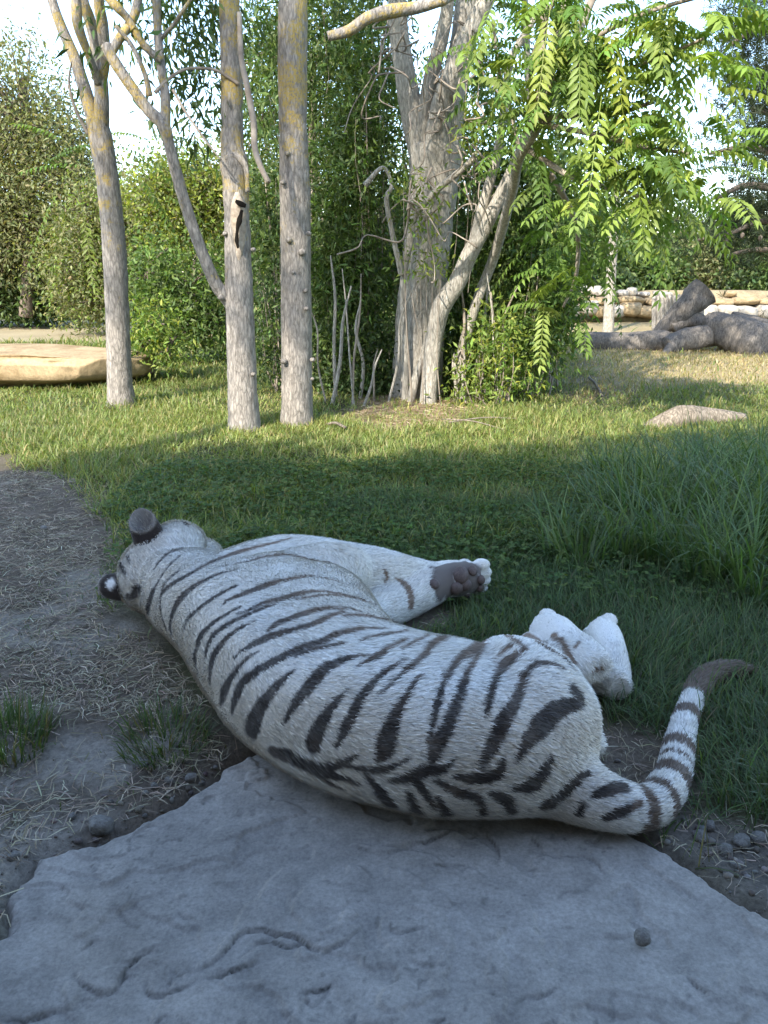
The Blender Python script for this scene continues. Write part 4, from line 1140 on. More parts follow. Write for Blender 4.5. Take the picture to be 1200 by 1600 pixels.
# stripes of the coat and some dark patches: places along each stripe (x, y) and its width
STRIPES = [
 [(285,858,2),(265,864,3),(252,875,3),(240,890,2)],
 [(281,869,2),(262,887,2),(247,910,3),(236,935,7),(231,957,6)],
 [(455,842,2),(405,854,4),(375,862,6),(342,874,6),(315,887,5),(292,900,6),(272,911,6),(260,920,5),(252,930,4),(251,950,3),(255,970,4),(260,982,4)],
 [(280,892,2),(262,907,3),(254,920,3)],
 [(350,885,2),(375,880,3),(395,876,4),(410,871,5),(445,867,5),(467,871,4),(495,877,4),(525,881,2)],
 [(370,890,2),(350,895,4),(330,902,6),(305,916,8),(287,931,10),(276,945,9),(269,962,6),(266,980,5),(269,992,4)],
 [(370,915,3),(352,924,5),(330,937,6),(310,952,5),(295,967,4),(287,985,2)],
 [(535,911,2),(510,904,3),(480,901,4),(450,906,6),(425,912,8),(392,924,8),(360,936,5),(350,944,2)],
 [(375,949,3),(355,960,5),(335,972,6),(317,990,8),(309,1007,8),(305,1025,7),(307,1042,5),(310,1052,3)],
 [(570,940,2),(535,929,3),(500,924,4),(472,927,7),(445,935,8),(415,942,6),(385,955,4),(372,960,2)],
 [(585,945,3),(560,936,4),(532,931,4),(505,930,4),(480,934,5),(460,937,2)],
 [(435,942,3),(410,951,5),(385,962,6),(357,976,7),(335,992,7),(325,1010,6),(321,1028,3)],
 [(400,970,2),(385,977,4),(360,992,7),(345,1010,9),(334,1027,9),(329,1045,7),(328,1068,3)],
 [(565,956,2),(550,952,4),(530,950,5),(510,951,7),(485,956,8),(460,964,8),(435,974,8),(420,985,4)],
 [(537,956,3),(520,961,5),(500,971,7),(475,980,8),(450,987,8),(422,995,12),(397,1006,9),(375,1020,5),(365,1030,2)],
 [(620,972,3),(592,966,5),(567,962,6),(535,963,3)],
 [(610,982,2),(580,982,4),(555,984,7),(525,992,9),(500,1004,10),(472,1012,11),(445,1026,12),(420,1038,13),(400,1050,13),(382,1065,13),(372,1082,11),(365,1100,7),(362,1115,3)],
 [(540,1005,3),(520,1009,6),(495,1014,7),(470,1021,8),(460,1027,3)],
 [(405,1017,2),(387,1029,5),(372,1045,7),(360,1062,9),(350,1082,9),(345,1100,3)],
 [(637,985,3),(610,990,5),(585,995,5),(562,1002,2)],
 [(462,1046,3),(445,1060,9),(430,1075,15),(415,1095,18),(405,1110,20),(397,1130,22),(392,1143,18)],
 [(577,1024,3),(555,1026,7),(530,1034,12),(507,1047,17),(492,1062,20),(477,1080,18),(462,1100,13),(450,1120,9),(445,1132,3)],
 [(637,999,3),(610,1012,6),(590,1026,9),(570,1036,6),(555,1042,2)],
 [(670,992,3),(645,1006,4),(627,1015,2)],
 [(547,1076,3),(532,1090,9),(517,1108,15),(505,1127,19),(493,1150,24),(490,1164,26)],
 [(635,1030,3),(615,1042,6),(595,1057,10),(575,1077,14),(562,1095,17),(550,1120,17),(537,1145,15),(526,1168,6)],
 [(697,992,6),(677,1007,8),(665,1022,8),(645,1040,8),(625,1057,7),(605,1075,5),(587,1092,2)],
 [(703,993,4),(692,1003,4)],
 [(662,1052,4),(647,1070,9),(635,1090,13),(622,1112,18),(612,1135,26),(604,1160,32),(600,1175,28),(592,1188,10)],
 [(742,994,5),(757,999,10),(745,1013,10),(720,1030,9),(705,1047,10),(692,1072,11),(685,1100,11),(677,1130,10),(672,1155,7),(671,1168,3)],
 [(760,992,7),(755,1005,12),(747,1025,8),(737,1042,9),(727,1060,13),(720,1085,16),(710,1110,19),(700,1135,22),(687,1160,25),(678,1180,22),(675,1192,12)],
 [(822,1015,5),(805,1026,12),(790,1037,17),(780,1052,13),(772,1070,13),(765,1095,13),(760,1122,4)],
 [(775,988,4),(795,995,6),(810,1005,6),(820,1013,5)],
 [(800,1009,6),(785,1020,7),(780,1026,3)],
 [(882,1045,4),(862,1037,6),(842,1037,9),(827,1047,11),(817,1067,14),(807,1095,19),(792,1120,24),(780,1145,25),(767,1170,22),(757,1190,14),(754,1202,5)],
 [(797,985,4),(817,995,6),(840,1005,7),(862,1017,8),(882,1030,8),(892,1042,5)],
 [(815,986,3),(837,997,4),(860,1011,3)],
 [(865,995,6),(877,1002,9),(888,1020,8),(897,1035,8)],
 [(902,1085,16),(903,1098,20),(885,1104,24),(867,1113,30),(850,1130,34),(835,1147,29),(822,1165,21),(810,1187,8)],
 [(427,1175,12),(452,1182,18),(480,1195,16),(510,1200,16),(540,1190,13),(560,1180,4)],
 [(480,1197,14),(500,1207,14),(535,1215,10),(560,1225,6)],
 [(540,1197,6),(585,1203,12),(615,1197,10),(640,1185,4)],
 [(495,1205,5),(515,1222,6),(540,1235,3)],
 [(572,1210,8),(590,1230,14),(600,1245,16),(610,1257,12)],
 [(640,1240,10),(647,1255,13),(652,1268,12)],
 [(712,1185,5),(695,1200,14),(665,1205,22),(637,1215,16),(612,1220,6)],
 [(650,1217,16),(665,1240,13),(680,1262,8)],
 [(682,1220,10),(717,1237,16),(745,1247,16),(755,1260,14),(754,1272,12)],
 [(685,1247,10),(695,1265,14),(699,1272,12)],
 [(787,1187,10),(780,1207,20),(755,1215,20),(725,1215,14),(710,1212,6)],
 [(770,1240,12),(792,1250,18),(800,1268,18)],
 [(862,1185,10),(850,1207,18),(830,1227,24),(807,1232,10)],
 [(920,1207,10),(900,1220,16),(880,1240,16),(860,1255,20)],
 [(975,1230,18),(950,1235,20),(925,1245,8)],
 [(912,1258,12),(906,1272,12)],
 [(1000,1255,10),(975,1267,16),(947,1277,12)],
 [(600,890,3),(603,895,6),(604,903,6),(601,910,4)],                # upper foreleg bar
 [(618,904,4),(632,912,8),(641,926,10),(642,945,10)],              # lower foreleg bar
 [(300,818,3),(312,823,4),(325,831,4)],[(286,817,2),(294,822,3)],[(322,828,3),(337,836,3)],
 [(928,1049,6),(940,1046,9)],[(898,1012,4),(905,1003,5)],  # dark patches painting the shading of the hock fur
 [(190,884,4),(194,892,5),(198,899,3)],[(200,870,3),(203,880,3)],
 [(201,931,9),(211,929,10),(216,922,8),(221,919,5)],
]
TAIL_RINGS = [((1020,1266),.014),((1050,1243),.017),((1060,1201),.028),((1070,1178),.007),((1069,1153),.026),((1084,1110),.030)]
TAIL_TIP = (1094,1082)
SOLE = [[(703,888,16),(702,905,16),(703,926,16)],[(690,885,20),(688,905,24),(690,925,20)],[(712,884,14),(735,884,14),(750,893,12)],[(735,905,36),(745,915,26)],[(720,925,24)]]
PADS = [(720,899,13,15,1),(713,919,12,11,1),(727,914,10,10,1),(678,913,9,9,2),(738,892,8,9,2),(751,906,7,8,2),(750,919,7,7,2),(730,930,7,6,2)]

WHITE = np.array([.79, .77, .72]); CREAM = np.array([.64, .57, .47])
DARK = np.array([.026, .018, .0145]); BROWN = np.array([.21, .135, .085])

def ear_mesh(axis, far, rx, hgt, flare, col_out, col_in, spot=None):
    """a cupped ear with an outer and an inner skin; axis: out of the head, far: the side that stands taller"""
    axis = np.array(axis, float); axis /= np.linalg.norm(axis)
    far = np.array(far, float); far -= axis * (far @ axis); far /= np.linalg.norm(far)
    sid = np.cross(axis, far)
    nu, nv = 30, 12
    mb = MB()
    def shell(scale, flip, col):
        u = np.linspace(0, 2 * np.pi, nu, endpoint=False)[None]; v = np.linspace(0, 1, nv)[:, None]
        r = rx * (1.25 - 0.10 * v - (0.14 + .22 * np.clip(np.cos(u), 0, 1)) * v ** 3) * scale
        tall = hgt * v * (0.74 + 0.26 * np.cos(u))
        open_ = 1 - 0.35 * v * np.clip(-np.cos(u), 0, 1)
        if flip:                                    # inside: a shallow bowl below the rim
            r = r[-1:] * np.sqrt(np.clip(v, .0004, 1)) * np.ones_like(u); tall = hgt * (.38 + .58 * v ** 1.3) * (1 - v * .25 * (1 - np.cos(u)))
        p = axis * tall[..., None] + far * (r * np.cos(u) * open_ * .85)[..., None] + sid * (r * np.sin(u))[..., None] + far * (flare * v ** 2 * np.ones_like(u))[..., None]
        i = np.arange(nv - 1)[:, None] * nu; j = np.arange(nu)[None]; j2 = (j + 1) % nu
        q = np.stack([i + j, i + j2, i + nu + j2, i + nu + j], -1).reshape(-1, 4)
        if flip: q = q[:, ::-1]
        c = np.tile(np.array(col), (nu * nv, 1))
        vv = np.broadcast_to(v, (nv, nu)).ravel(); uu = np.broadcast_to(u, (nv, nu)).ravel()
        if not flip:
            edge = smooth01(.86, 1, vv)[:, None]
            c = c * (1 - edge) + np.array([.30, .26, .22]) * edge
            if spot is not None:
                du = np.abs((uu - spot[0] + np.pi) % (2 * np.pi) - np.pi)
                m = (smooth01(1, .7, np.hypot(du / spot[2], (vv - spot[1]) / spot[3])))[:, None]
                c = c * (1 - m) + WHITE * m
        else:
            c = c * (0.85 + .25 * vv[:, None])
        mb.add(p.reshape(-1, 3), q, c)
    shell(1.0, False, col_out); shell(.93, True, col_in)
    a = (nv - 1) * nu; j = np.arange(nu); j2 = (j + 1) % nu; b = nv * nu + a
    mb.f.append(np.stack([a + j, a + j2, b + j2, b + j], -1))
    return mb

def fur_tufts(name, P, N, T, C, L, W, mat, lean=.42, seed=1, messy=.30):
    """short tapered fur locks as one mesh"""
    rg = np.random.default_rng(seed); n = len(P)
    T = T - N * (T * N).sum(1)[:, None]
    T += rg.normal(0, messy, (n, 3)) * .45
    T -= N * (T * N).sum(1)[:, None]
    T /= np.linalg.norm(T, axis=1)[:, None] + 1e-9
    S = np.cross(N, T)
    ln = (lean * (0.6 + .8 * rg.random(n)))[:, None]
    d1 = T + N * ln * 1.25; d1 /= np.linalg.norm(d1, axis=1)[:, None]
    d2 = T + N * ln * .25; d2 /= np.linalg.norm(d2, axis=1)[:, None]
    root = P - N * .002
    mid = root + d1 * (L * .5)[:, None]
    tip = mid + d2 * (L * .5)[:, None]
    w = W[:, None] * .5
    v = np.stack([root - S * w, root + S * w, mid - S * w * .8, mid + S * w * .8, tip], 1).reshape(-1, 3)
    b = np.arange(n)[:, None] * 5
    q = b + np.array([[0, 2, 3, 1]]); t = b + np.array([[2, 4, 3]])
    br = (1 + rg.normal(0, .16, n))[:, None]
    c = np.stack([C * br * .90, C * br * .90, C * br, C * br, np.clip(C * br * 1.06, 0, .85)], 1).reshape(-1, 3)
    me = mesh_np(name, v, [q, t], mat, True, {'col': c})
    nn = N * 1.0 + rg.normal(0, .30, (n, 3)) - T * .25
    nn /= np.linalg.norm(nn, axis=1)[:, None]
    me.normals_split_custom_set_from_vertices(np.repeat(nn, 5, 0).astype(np.float32))
    return me

def coat_mat(name, rough=.75, fine=900):
    m, nt, b = new_mat(name, rough, .25)
    nz = noise(nt, fine, 2)
    c = mix(nt, 1.0, attr(nt), ramp(nt, nz, [(.3, (.86, .86, .86)), (.7, (1.06, 1.06, 1.06))]), 'MULTIPLY')
    nt.links.new(c, b.inputs['Base Color'])
    b.inputs['Sheen Weight'].default_value = .15
    return m

def make_tiger():
    me, co, tail_c = build_tiger()
    n = len(co)
    tris = []
    me.calc_loop_triangles()
    tri = np.empty(len(me.loop_triangles) * 3, np.int32); me.loop_triangles.foreach_get('vertices', tri); tri = tri.reshape(-1, 3)
    nor = np.empty(n * 3, np.float32); me.vertices.foreach_get('normal', nor); nor = nor.reshape(-1, 3).astype(float)
    bvh = BVHTree.FromPolygons(co.tolist(), tri.tolist())
    eye = Vector((0, 0, CAM_H))
    def hit(px, py):
        h = bvh.ray_cast(eye, Vector(ray(px, py)).normalized())
        return (np.array(h[0]), np.array(h[1])) if h[0] is not None else (None, None)
    def lay(line):
        """stripe on the skin: points and half widths in metres"""
        a = np.array(line, float)
        if len(a) == 1: a = np.concatenate([a, a + [[1, 0, 0]]])
        L = np.hypot(*np.diff(a[:, :2], axis=0).T).sum()
        q = catmull(a, max(4, int(L / 1.6)))
        d = np.gradient(q[:, :2], axis=0); d /= np.linalg.norm(d, axis=1)[:, None] + 1e-9
        pts, hw = [], []
        for k in range(len(q)):
            x, y, w = q[k]
            p, _ = hit(x, y)
            if p is None: continue
            pixel = np.linalg.norm(p - np.array([0, 0, CAM_H])) / FOC
            e = [hit(x - d[k, 1] * w / 2 * s, y + d[k, 0] * w / 2 * s)[0] for s in (-1, 1)]
            ds = [np.linalg.norm(z - p) for z in e if z is not None]
            h = np.mean(ds) if ds else w / 2 * pixel
            hw.append(np.clip(h, w / 2 * pixel, 2.2 * w / 2 * pixel)); pts.append(p)
        return pts, hw
    # coat colour ---------------------------------------------------
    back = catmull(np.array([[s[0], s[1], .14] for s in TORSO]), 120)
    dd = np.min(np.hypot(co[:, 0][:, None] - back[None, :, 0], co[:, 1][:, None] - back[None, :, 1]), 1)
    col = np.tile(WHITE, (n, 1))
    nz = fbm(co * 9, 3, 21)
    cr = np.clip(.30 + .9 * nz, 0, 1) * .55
    cr += .55 * smooth01(.16, .02, dd)  # dirty yellowish band by the spine, also paints the flank's lower shading
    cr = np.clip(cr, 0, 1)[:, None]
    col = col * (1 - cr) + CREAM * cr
    jit = 0.0014 * vnoise(co * 160, 3) + .0016 * vnoise(co * 50, 4)
    mask = np.zeros(n)
    def paint(pts, hw, soft=.003):
        if not pts: return np.zeros(n)
        kd = KDTree(len(pts))
        for k, p in enumerate(pts): kd.insert(p, k)
        kd.balance()
        pa = np.array(pts); lo, hi = pa.min(0) - .05, pa.max(0) + .05
        idx = np.where(((co > lo) & (co < hi)).all(1))[0]
        out = np.zeros(n)
        for i in idx:
            _, k, d = kd.find(co[i])
            x = d + jit[i] - hw[k]
            if x < soft: out[i] = min(1.0, .5 - x / (2 * soft)) if x > -soft else 1.0
        return out
    for st in STRIPES:
        mask = np.maximum(mask, paint(*lay(st)))
    # the same coat goes on over the belly and far side, which the near stripes do not reach
    spine_t = catmull(np.array([[s[0] + .4 * s[2] * s[4], s[1] + .4 * s[3] * s[4], .2] for s in TORSO]), 200)
    near = ((co[:, None, :2] - spine_t[None, :, :2]) ** 2).sum(2).argmin(1)
    arc = np.concatenate([[0], np.cumsum(np.linalg.norm(np.diff(spine_t, axis=0), axis=1))])[near]
    toc = np.array([0, 0, CAM_H]) - co
    hidden = ((toc * nor).sum(1) / np.linalg.norm(toc, axis=1)) < -.35
    wv = np.sin(arc * 2 * np.pi / .085 + 1.2 * vnoise(co * 6, 8)) + .5 * vnoise(co * 14, 9)
    body_far = hidden & (co[:, 0] < .5) & (co[:, 2] > .05) & (dd > .3) & (dd < .62)
    mask = np.maximum(mask, np.where(body_far, .8 * smooth01(.62, .8, wv), 0))
    # tail rings
    tl = tail_c[:, :3]; ts = np.concatenate([[0], np.cumsum(np.linalg.norm(np.diff(tl, axis=0), axis=1))])
    tk = ((co[:, None] - tl[None]) ** 2).sum(2)
    tn = tk.argmin(1); td = np.sqrt(tk.min(1)); is_tail = (td < tail_c[tn, 3] * 1.35 + .01) & (ts[tn] > .20)
    tan = np.gradient(tl, axis=0); tan /= np.linalg.norm(tan, axis=1)[:, None]
    sv = ts[tn] + ((co - tl[tn]) * tan[tn]).sum(1)
    sv = sv + jit * 1.5
    def tail_s(px, py):
        p, _ = hit(px, py)
        if p is None: p = at(px, py, .05)
        return ts[((tl - p) ** 2).sum(1).argmin()]
    for (px, py), hw in TAIL_RINGS:
        s0 = tail_s(px, py)
        mask = np.maximum(mask, np.where(is_tail, smooth01(hw + .004, hw - .004, np.abs(sv - s0)), 0))
    tip = np.where(is_tail, smooth01(-.006, .012, sv - tail_s(*TAIL_TIP)), 0)
    bm_ = smooth01(.06, .40, dd)
    bm_ = np.where(is_tail, .55, bm_)
    bm_ = np.clip(bm_ + .25 * vnoise(co * 18, 31), 0, 1)[:, None]
    sc = DARK * (1 - bm_) + BROWN * bm_
    m3 = (mask * (0.93 + .07 * vnoise(co * 50, 12)))[:, None]
    col = col * (1 - m3) + sc * m3
    col = col * (1 - tip[:, None]) + np.array([.17, .125, .092]) * tip[:, None]
    # sole of the fore paw
    sole = np.zeros(n)
    for st in SOLE: sole = np.maximum(sole, paint(*lay(st), soft=.006))
    sole = np.where((co[:, 0] > .17) & (co[:, 1] > 2.75), sole, 0)[:, None]
    col = col * (1 - sole) + np.array([.13, .105, .09]) * sole
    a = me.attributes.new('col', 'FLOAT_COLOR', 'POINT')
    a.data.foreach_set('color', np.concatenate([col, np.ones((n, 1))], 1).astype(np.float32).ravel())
    skin = coat_mat('tiger_coat')
    me.materials.clear(); me.materials.append(skin)
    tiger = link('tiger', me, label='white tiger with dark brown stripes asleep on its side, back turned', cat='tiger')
    # fur ------------------------------------------------------------
    fl_p, fl_d = [], []
    c = np.array([[s[0] + .5 * s[2] * s[4], s[1] + .5 * s[3] * s[4], s[5] / 2] for s in TORSO[::-1]])
    c = catmull(c, 90); fl_p.append(c); fl_d.append(np.gradient(c, axis=0))
    for k, p in LIMBS.items():
        c = catmull(np.array(p)[:, :3], 30); fl_p.append(c); fl_d.append(np.gradient(c, axis=0))
    fl_p.append(tl); fl_d.append(tan)
    hd = np.array([[-.75, 3.1, .16], [-.85, 2.95, .16], [-.92, 2.8, .16]]); fl_p.append(hd); fl_d.append(np.gradient(hd, axis=0))
    fr = np.concatenate([np.full(90, .20)] + [np.interp(np.linspace(0, 1, 30), np.linspace(0, 1, len(p)), np.array(p)[:, 3]) for p in LIMBS.values()] + [tail_c[:, 3], np.full(3, .15)])
    fl_p = np.concatenate(fl_p); fl_d = np.concatenate(fl_d); fl_d /= np.linalg.norm(fl_d, axis=1)[:, None]
    vf = np.zeros((n, 3))
    for i0 in range(0, n, 20000):
        d2 = ((co[i0:i0 + 20000, None] - fl_p[None]) ** 2).sum(2)
        w = 1 / (d2 / (fr[None] ** 2) + .05) ** 5
        vf[i0:i0 + 20000] = (w[..., None] * fl_d[None]).sum(1) / w.sum(1)[:, None]
    p0, p1, p2 = co[tri[:, 0]], co[tri[:, 1]], co[tri[:, 2]]
    ar = np.linalg.norm(np.cross(p1 - p0, p2 - p0), axis=1)
    cen = (p0 + p1 + p2) / 3
    ar = ar * np.where(cen[:, 2] < .012, .0, 1)
    NF = 210000
    rg = np.random.default_rng(3)
    ti = rg.choice(len(tri), NF, p=ar / ar.sum())
    r1, r2 = np.sqrt(rg.random(NF)), rg.random(NF)
    wb = np.stack([1 - r1, r1 * (1 - r2), r1 * r2], 1)
    I = tri[ti]
    ip = lambda x: (x[I] * wb[..., None]).sum(1)
    P, N, T, C = ip(co), ip(nor), ip(vf), ip(col)
    N /= np.linalg.norm(N, axis=1)[:, None]
    sl = ip(np.repeat(sole, 3, 1))[:, 0]
    L = .022 * (0.75 + .5 * rg.random(NF)) * (1 + .25 * vnoise(P * 12, 77))
    headness = smooth01(.30, .20, np.linalg.norm(P - np.array([-.88, 2.9, .16]), axis=1))
    L *= 1 + .35 * headness
    pawness = np.maximum.reduce([smooth01(.20, .12, np.linalg.norm(P - np.array(q), axis=1)) for q in [(.36, 2.97, .1), (.56, 2.38, .14), (.79, 2.5, .07), (.33, 3.12, .06)]])
    L *= 1 - .55 * pawness
    tness = ip(np.repeat(tip[:, None], 3, 1))[:, 0]
    L *= 1 + .5 * tness
    keep = sl < .5
    # fur stands off in loose tracts
    T = T + .35 * np.stack([vnoise(P * 5, 41), vnoise(P * 5, 42), vnoise(P * 5, 43)], 1)
    Tn = T - N * (T * N).sum(1)[:, None]; Tn /= np.linalg.norm(Tn, axis=1)[:, None] + 1e-9
    kd = KDTree(n)
    for i in range(n): kd.insert(co[i], i)
    kd.balance()
    Q = P + Tn * (L * .55)[:, None]
    C = col[np.array([kd.find(q)[1] for q in Q])]
    W = .0024 * (0.7 + .6 * rg.random(NF))
    fm = coat_mat('tiger_fur', .8, 300)
    fur = fur_tufts('fur', P[keep], N[keep], T[keep], C[keep], L[keep], W[keep], fm)
    link('fur', fur, tiger, kind='stuff')
    # ears -----------------------------------------------------------
    em = coat_mat('ear_skin', .85)
    e1 = ear_mesh((-.22, -.18, .95), (-.25, .75, .2), .050, .140, .0, DARK * 1.2, (.22, .20, .18))
    o = link('ear', e1.mesh('ear', em), tiger); o.location = (-.91, 2.84, .30)
    e2 = ear_mesh((-1, .05, .05), (-.1, -.75, .55), .046, .098, .004, DARK * 1.1, (.2, .18, .16), spot=(0.0, .45, .5, .22))
    o = link('ear', e2.mesh('ear', em), tiger); o.location = (-1.015, 2.80, .13)
    # fur of the ears: short and dark outside, long pale hairs inside
    for e, ob_, loc in ((e1, 'ear', (-.91, 2.84, .30)), (e2, 'ear', (-1.015, 2.80, .13))):
        ev = np.concatenate(e.v); ec = np.concatenate(e.c); half = len(ev) // 2
        er = np.random.default_rng(8)
        tmp = e.mesh('tmp'); en = np.empty(len(ev) * 3, np.float32); tmp.vertices.foreach_get('normal', en); en = en.reshape(-1, 3).astype(float); bpy.data.meshes.remove(tmp)
        io = er.integers(0, half, 1800); ii = half + er.integers(0, half, 500)
        ax = unit(np.array([[-.25, -.46, .85]])) if e is e1 else unit(np.array([[-1, .1, .05]]))
        idx = np.concatenate([io, ii])
        Pe = ev[idx] + er.normal(0, .0035, (len(idx), 3)); Te = np.repeat(ax, len(idx), 0) + er.normal(0, .25, (len(idx), 3))
        Ce = ec[idx].copy(); Ce[len(io):] = np.array([.40, .37, .33]) * er.uniform(.5, 1.1, (len(ii), 1))
        Le = np.where(np.arange(len(idx)) < len(io), .007, .020) * er.uniform(.6, 1.2, len(idx))
        fo = link('ear_fur', fur_tufts('ear_fur', Pe, en[idx], Te, Ce, Le, np.full(len(idx), .0017), fm, .25, 9), tiger, kind='stuff')
        fo.location = loc
    # nose and eyes on the side turned away
    fd = np.array([.50, .86, 0.0]); fd /= np.linalg.norm(fd); sd = np.array([-fd[1], fd[0], 0]); hc = np.array([-.895, 2.86, .165])
    iv, jf = ico(2)
    nm, nt, b = new_mat('nose_skin', .45); b.inputs['Base Color'].default_value = (.35, .16, .15, 1)
    v = (iv * np.array([.016, .02, .03])) @ np.array([fd, sd, [0, 0, 1]])
    o = link('nose', mesh_np('nose', v + hc + fd * .292 - sd * .005, jf, nm), tiger)
    ey, nt, b = new_mat('eye', .12, .5); b.inputs['Base Color'].default_value = (.10, .16, .22, 1)
    for s in (-1, 1):
        v = iv * .017
        link('eye', mesh_np('eye', v + hc + fd * .165 + sd * .07 + np.array([0, 0, .075 * s]), jf, ey), tiger)
    # paw pads
    pm, nt, b = new_mat('pad_skin', .6, .35)
    nt.links.new(ramp(nt, noise(nt, 160, 4), [(.3, (.075, .052, .045)), (.7, (.14, .10, .085))]), b.inputs['Base Color'])
    bump(nt, b, noise(nt, 500, 3), .4, .002)
    for px, py, rx, ry, k in PADS:
        p, nn = hit(px, py)
        if p is None: continue
        nn = nn + np.array([0, -.4, .1]); nn /= np.linalg.norm(nn)
        pix = np.linalg.norm(p - np.array([0, 0, CAM_H])) / FOC
        a1 = np.cross([0, 0, 1.0], nn); a1 /= np.linalg.norm(a1); a2 = np.cross(nn, a1)
        v = (iv * np.array([rx * pix, ry * pix, .6 * min(rx, ry) * pix])) @ np.array([a1, a2, nn])
        link('paw_pad', mesh_np('paw_pad', v + p + nn * .004, jf, pm), tiger)
    return tiger

make_tiger()

# ================================================================== GRASS, CLOVER, STRAW
GR = np.random.default_rng(77)
def scatter(n, x0, x1, y0, y1, dens):
    """random places; dens(x, y) in 0..1 keeps them"""
    x = GR.uniform(x0, x1, n); y = GR.uniform(y0, y1, n)
    k = GR.random(n) < dens(x, y)
    return x[k], y[k]
def in_view(x, y, m=1.15):
    return (np.abs(x) < (.52 * y + .35) * m)
def on_body(x, y):
    """places covered by the animal's trunk, limbs and tail"""
    r = np.zeros(len(x), bool)
    for s in TORSO:
        cx, cy = s[0] + s[2] * s[4] / 2, s[1] + s[3] * s[4] / 2
        r |= np.hypot(x - cx, y - cy) < s[4] * .44
    for p in list(LIMBS.values()) + [TAIL]:
        q = catmull(np.array(p), 24)
        for a in q: r |= np.hypot(x - a[0], y - a[1]) < a[3] * .85
    r |= np.hypot(x + .93, y - 2.86) < .17
    r |= np.hypot(x + 1.07, y - 2.80) < .07
    return r

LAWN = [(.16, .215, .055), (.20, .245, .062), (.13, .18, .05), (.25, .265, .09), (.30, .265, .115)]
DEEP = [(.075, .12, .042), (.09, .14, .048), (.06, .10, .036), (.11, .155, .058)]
STRAW = [(.34, .28, .19), (.26, .21, .14), (.42, .36, .25), (.19, .15, .10)]

# sunlit lawn
def lawn():
    mb = MB()
    for (y0, y1, n, h, w) in [(3.6, 5.2, 60000, .085, .0060), (5.2, 7.5, 120000, .085, .0075), (7.5, 11, 90000, .10, .011), (11, 16, 50000, .12, .018), (16, 36, 80000, .18, .045)]:
        x, y = scatter(n, -.6 * y1 - .3, .6 * y1 + .3, y0, y1, lambda a, b: cover(a, b) * in_view(a, b) * (.75 + .25 * vnoise(np.stack([a, b], 1) * 3, 5)))
        z = ground_h(x, y)
        pt = np.stack([x, y], 1)
        lush = 1 + .55 * fbm(pt * .9, 3, 801) + .25 * vnoise(pt * 4, 802)
        H = h * lush * GR.uniform(.6, 1.3, len(x)); H = np.maximum(H, .02)
        W = w * GR.uniform(.6, 1.2, len(x))
        C = palette(GR, len(x), LAWN, .16)
        t = fbm(pt * .6, 3, 803)[:, None]
        C = C * (1 + .3 * t) * np.array([1, 1, 1]) + np.array([.03, .012, 0]) * np.clip(t, 0, 1)
        mb.add(*blades(GR, np.stack([x, y, z - .005], 1), H, W, C, .75, .65))
    return mb
link('lawn_grass', lawn().mesh('lawn_grass', GRASS, False), kind='stuff', label='sunlit green lawn grass round the tree trunks', cat='grass')

# dry grass on the right and stubble in front of the logs
def drygrass():
    x, y = scatter(60000, 1.5, 12, 6, 17, lambda a, b: smooth01(-.6, .6, poly_sd(np.stack([a, b], 1), DRY)) * in_view(a, b) * .8)
    C = palette(GR, len(x), [(.36, .28, .14), (.30, .23, .12), (.24, .22, .09), (.40, .33, .19)], .15)
    return blades(GR, np.stack([x, y, ground_h(x, y) - .005], 1), GR.uniform(.03, .09, len(x)), .007 + .0006 * y, C, .5, .5)
v, f, c = drygrass()
link('dry_grass', mesh_np('dry_grass', v, f, GRASS, False, {'col': c}), kind='stuff', label='dry straw-coloured grass before the log pile', cat='grass')

# long fine grass in the shade, right of and behind the animal
def shade_grass():
    mb = MB()
    def dens(a, b):
        k = cover(a, b) * in_view(a, b, 1.3) * ~on_body(a, b)
        return k * smooth01(-.35, .25, a + .2 * vnoise(np.stack([a, b], 1) * 3, 6) + .1)
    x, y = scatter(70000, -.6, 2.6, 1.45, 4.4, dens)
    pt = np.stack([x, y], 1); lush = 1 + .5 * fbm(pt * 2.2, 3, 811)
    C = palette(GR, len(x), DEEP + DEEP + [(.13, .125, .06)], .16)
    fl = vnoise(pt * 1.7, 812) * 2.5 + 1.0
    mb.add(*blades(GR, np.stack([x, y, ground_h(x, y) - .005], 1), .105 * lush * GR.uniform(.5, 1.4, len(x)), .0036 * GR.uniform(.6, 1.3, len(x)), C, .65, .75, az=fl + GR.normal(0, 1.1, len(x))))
    # left and centre, behind the back of the animal
    def dens2(a, b):
        return cover(a, b) * in_view(a, b, 1.2) * ~on_body(a, b)
    x, y = scatter(34000, -2.4, .6, 2.6, 4.4, dens2)
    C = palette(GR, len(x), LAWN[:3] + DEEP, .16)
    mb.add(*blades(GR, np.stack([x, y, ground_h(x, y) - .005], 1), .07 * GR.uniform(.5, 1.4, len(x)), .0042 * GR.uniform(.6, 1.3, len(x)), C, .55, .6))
    return mb
link('shade_grass', shade_grass().mesh('shade_grass', GRASS, False), kind='stuff', label='fine drooping dark green grass beside the tiger and its tail', cat='grass')

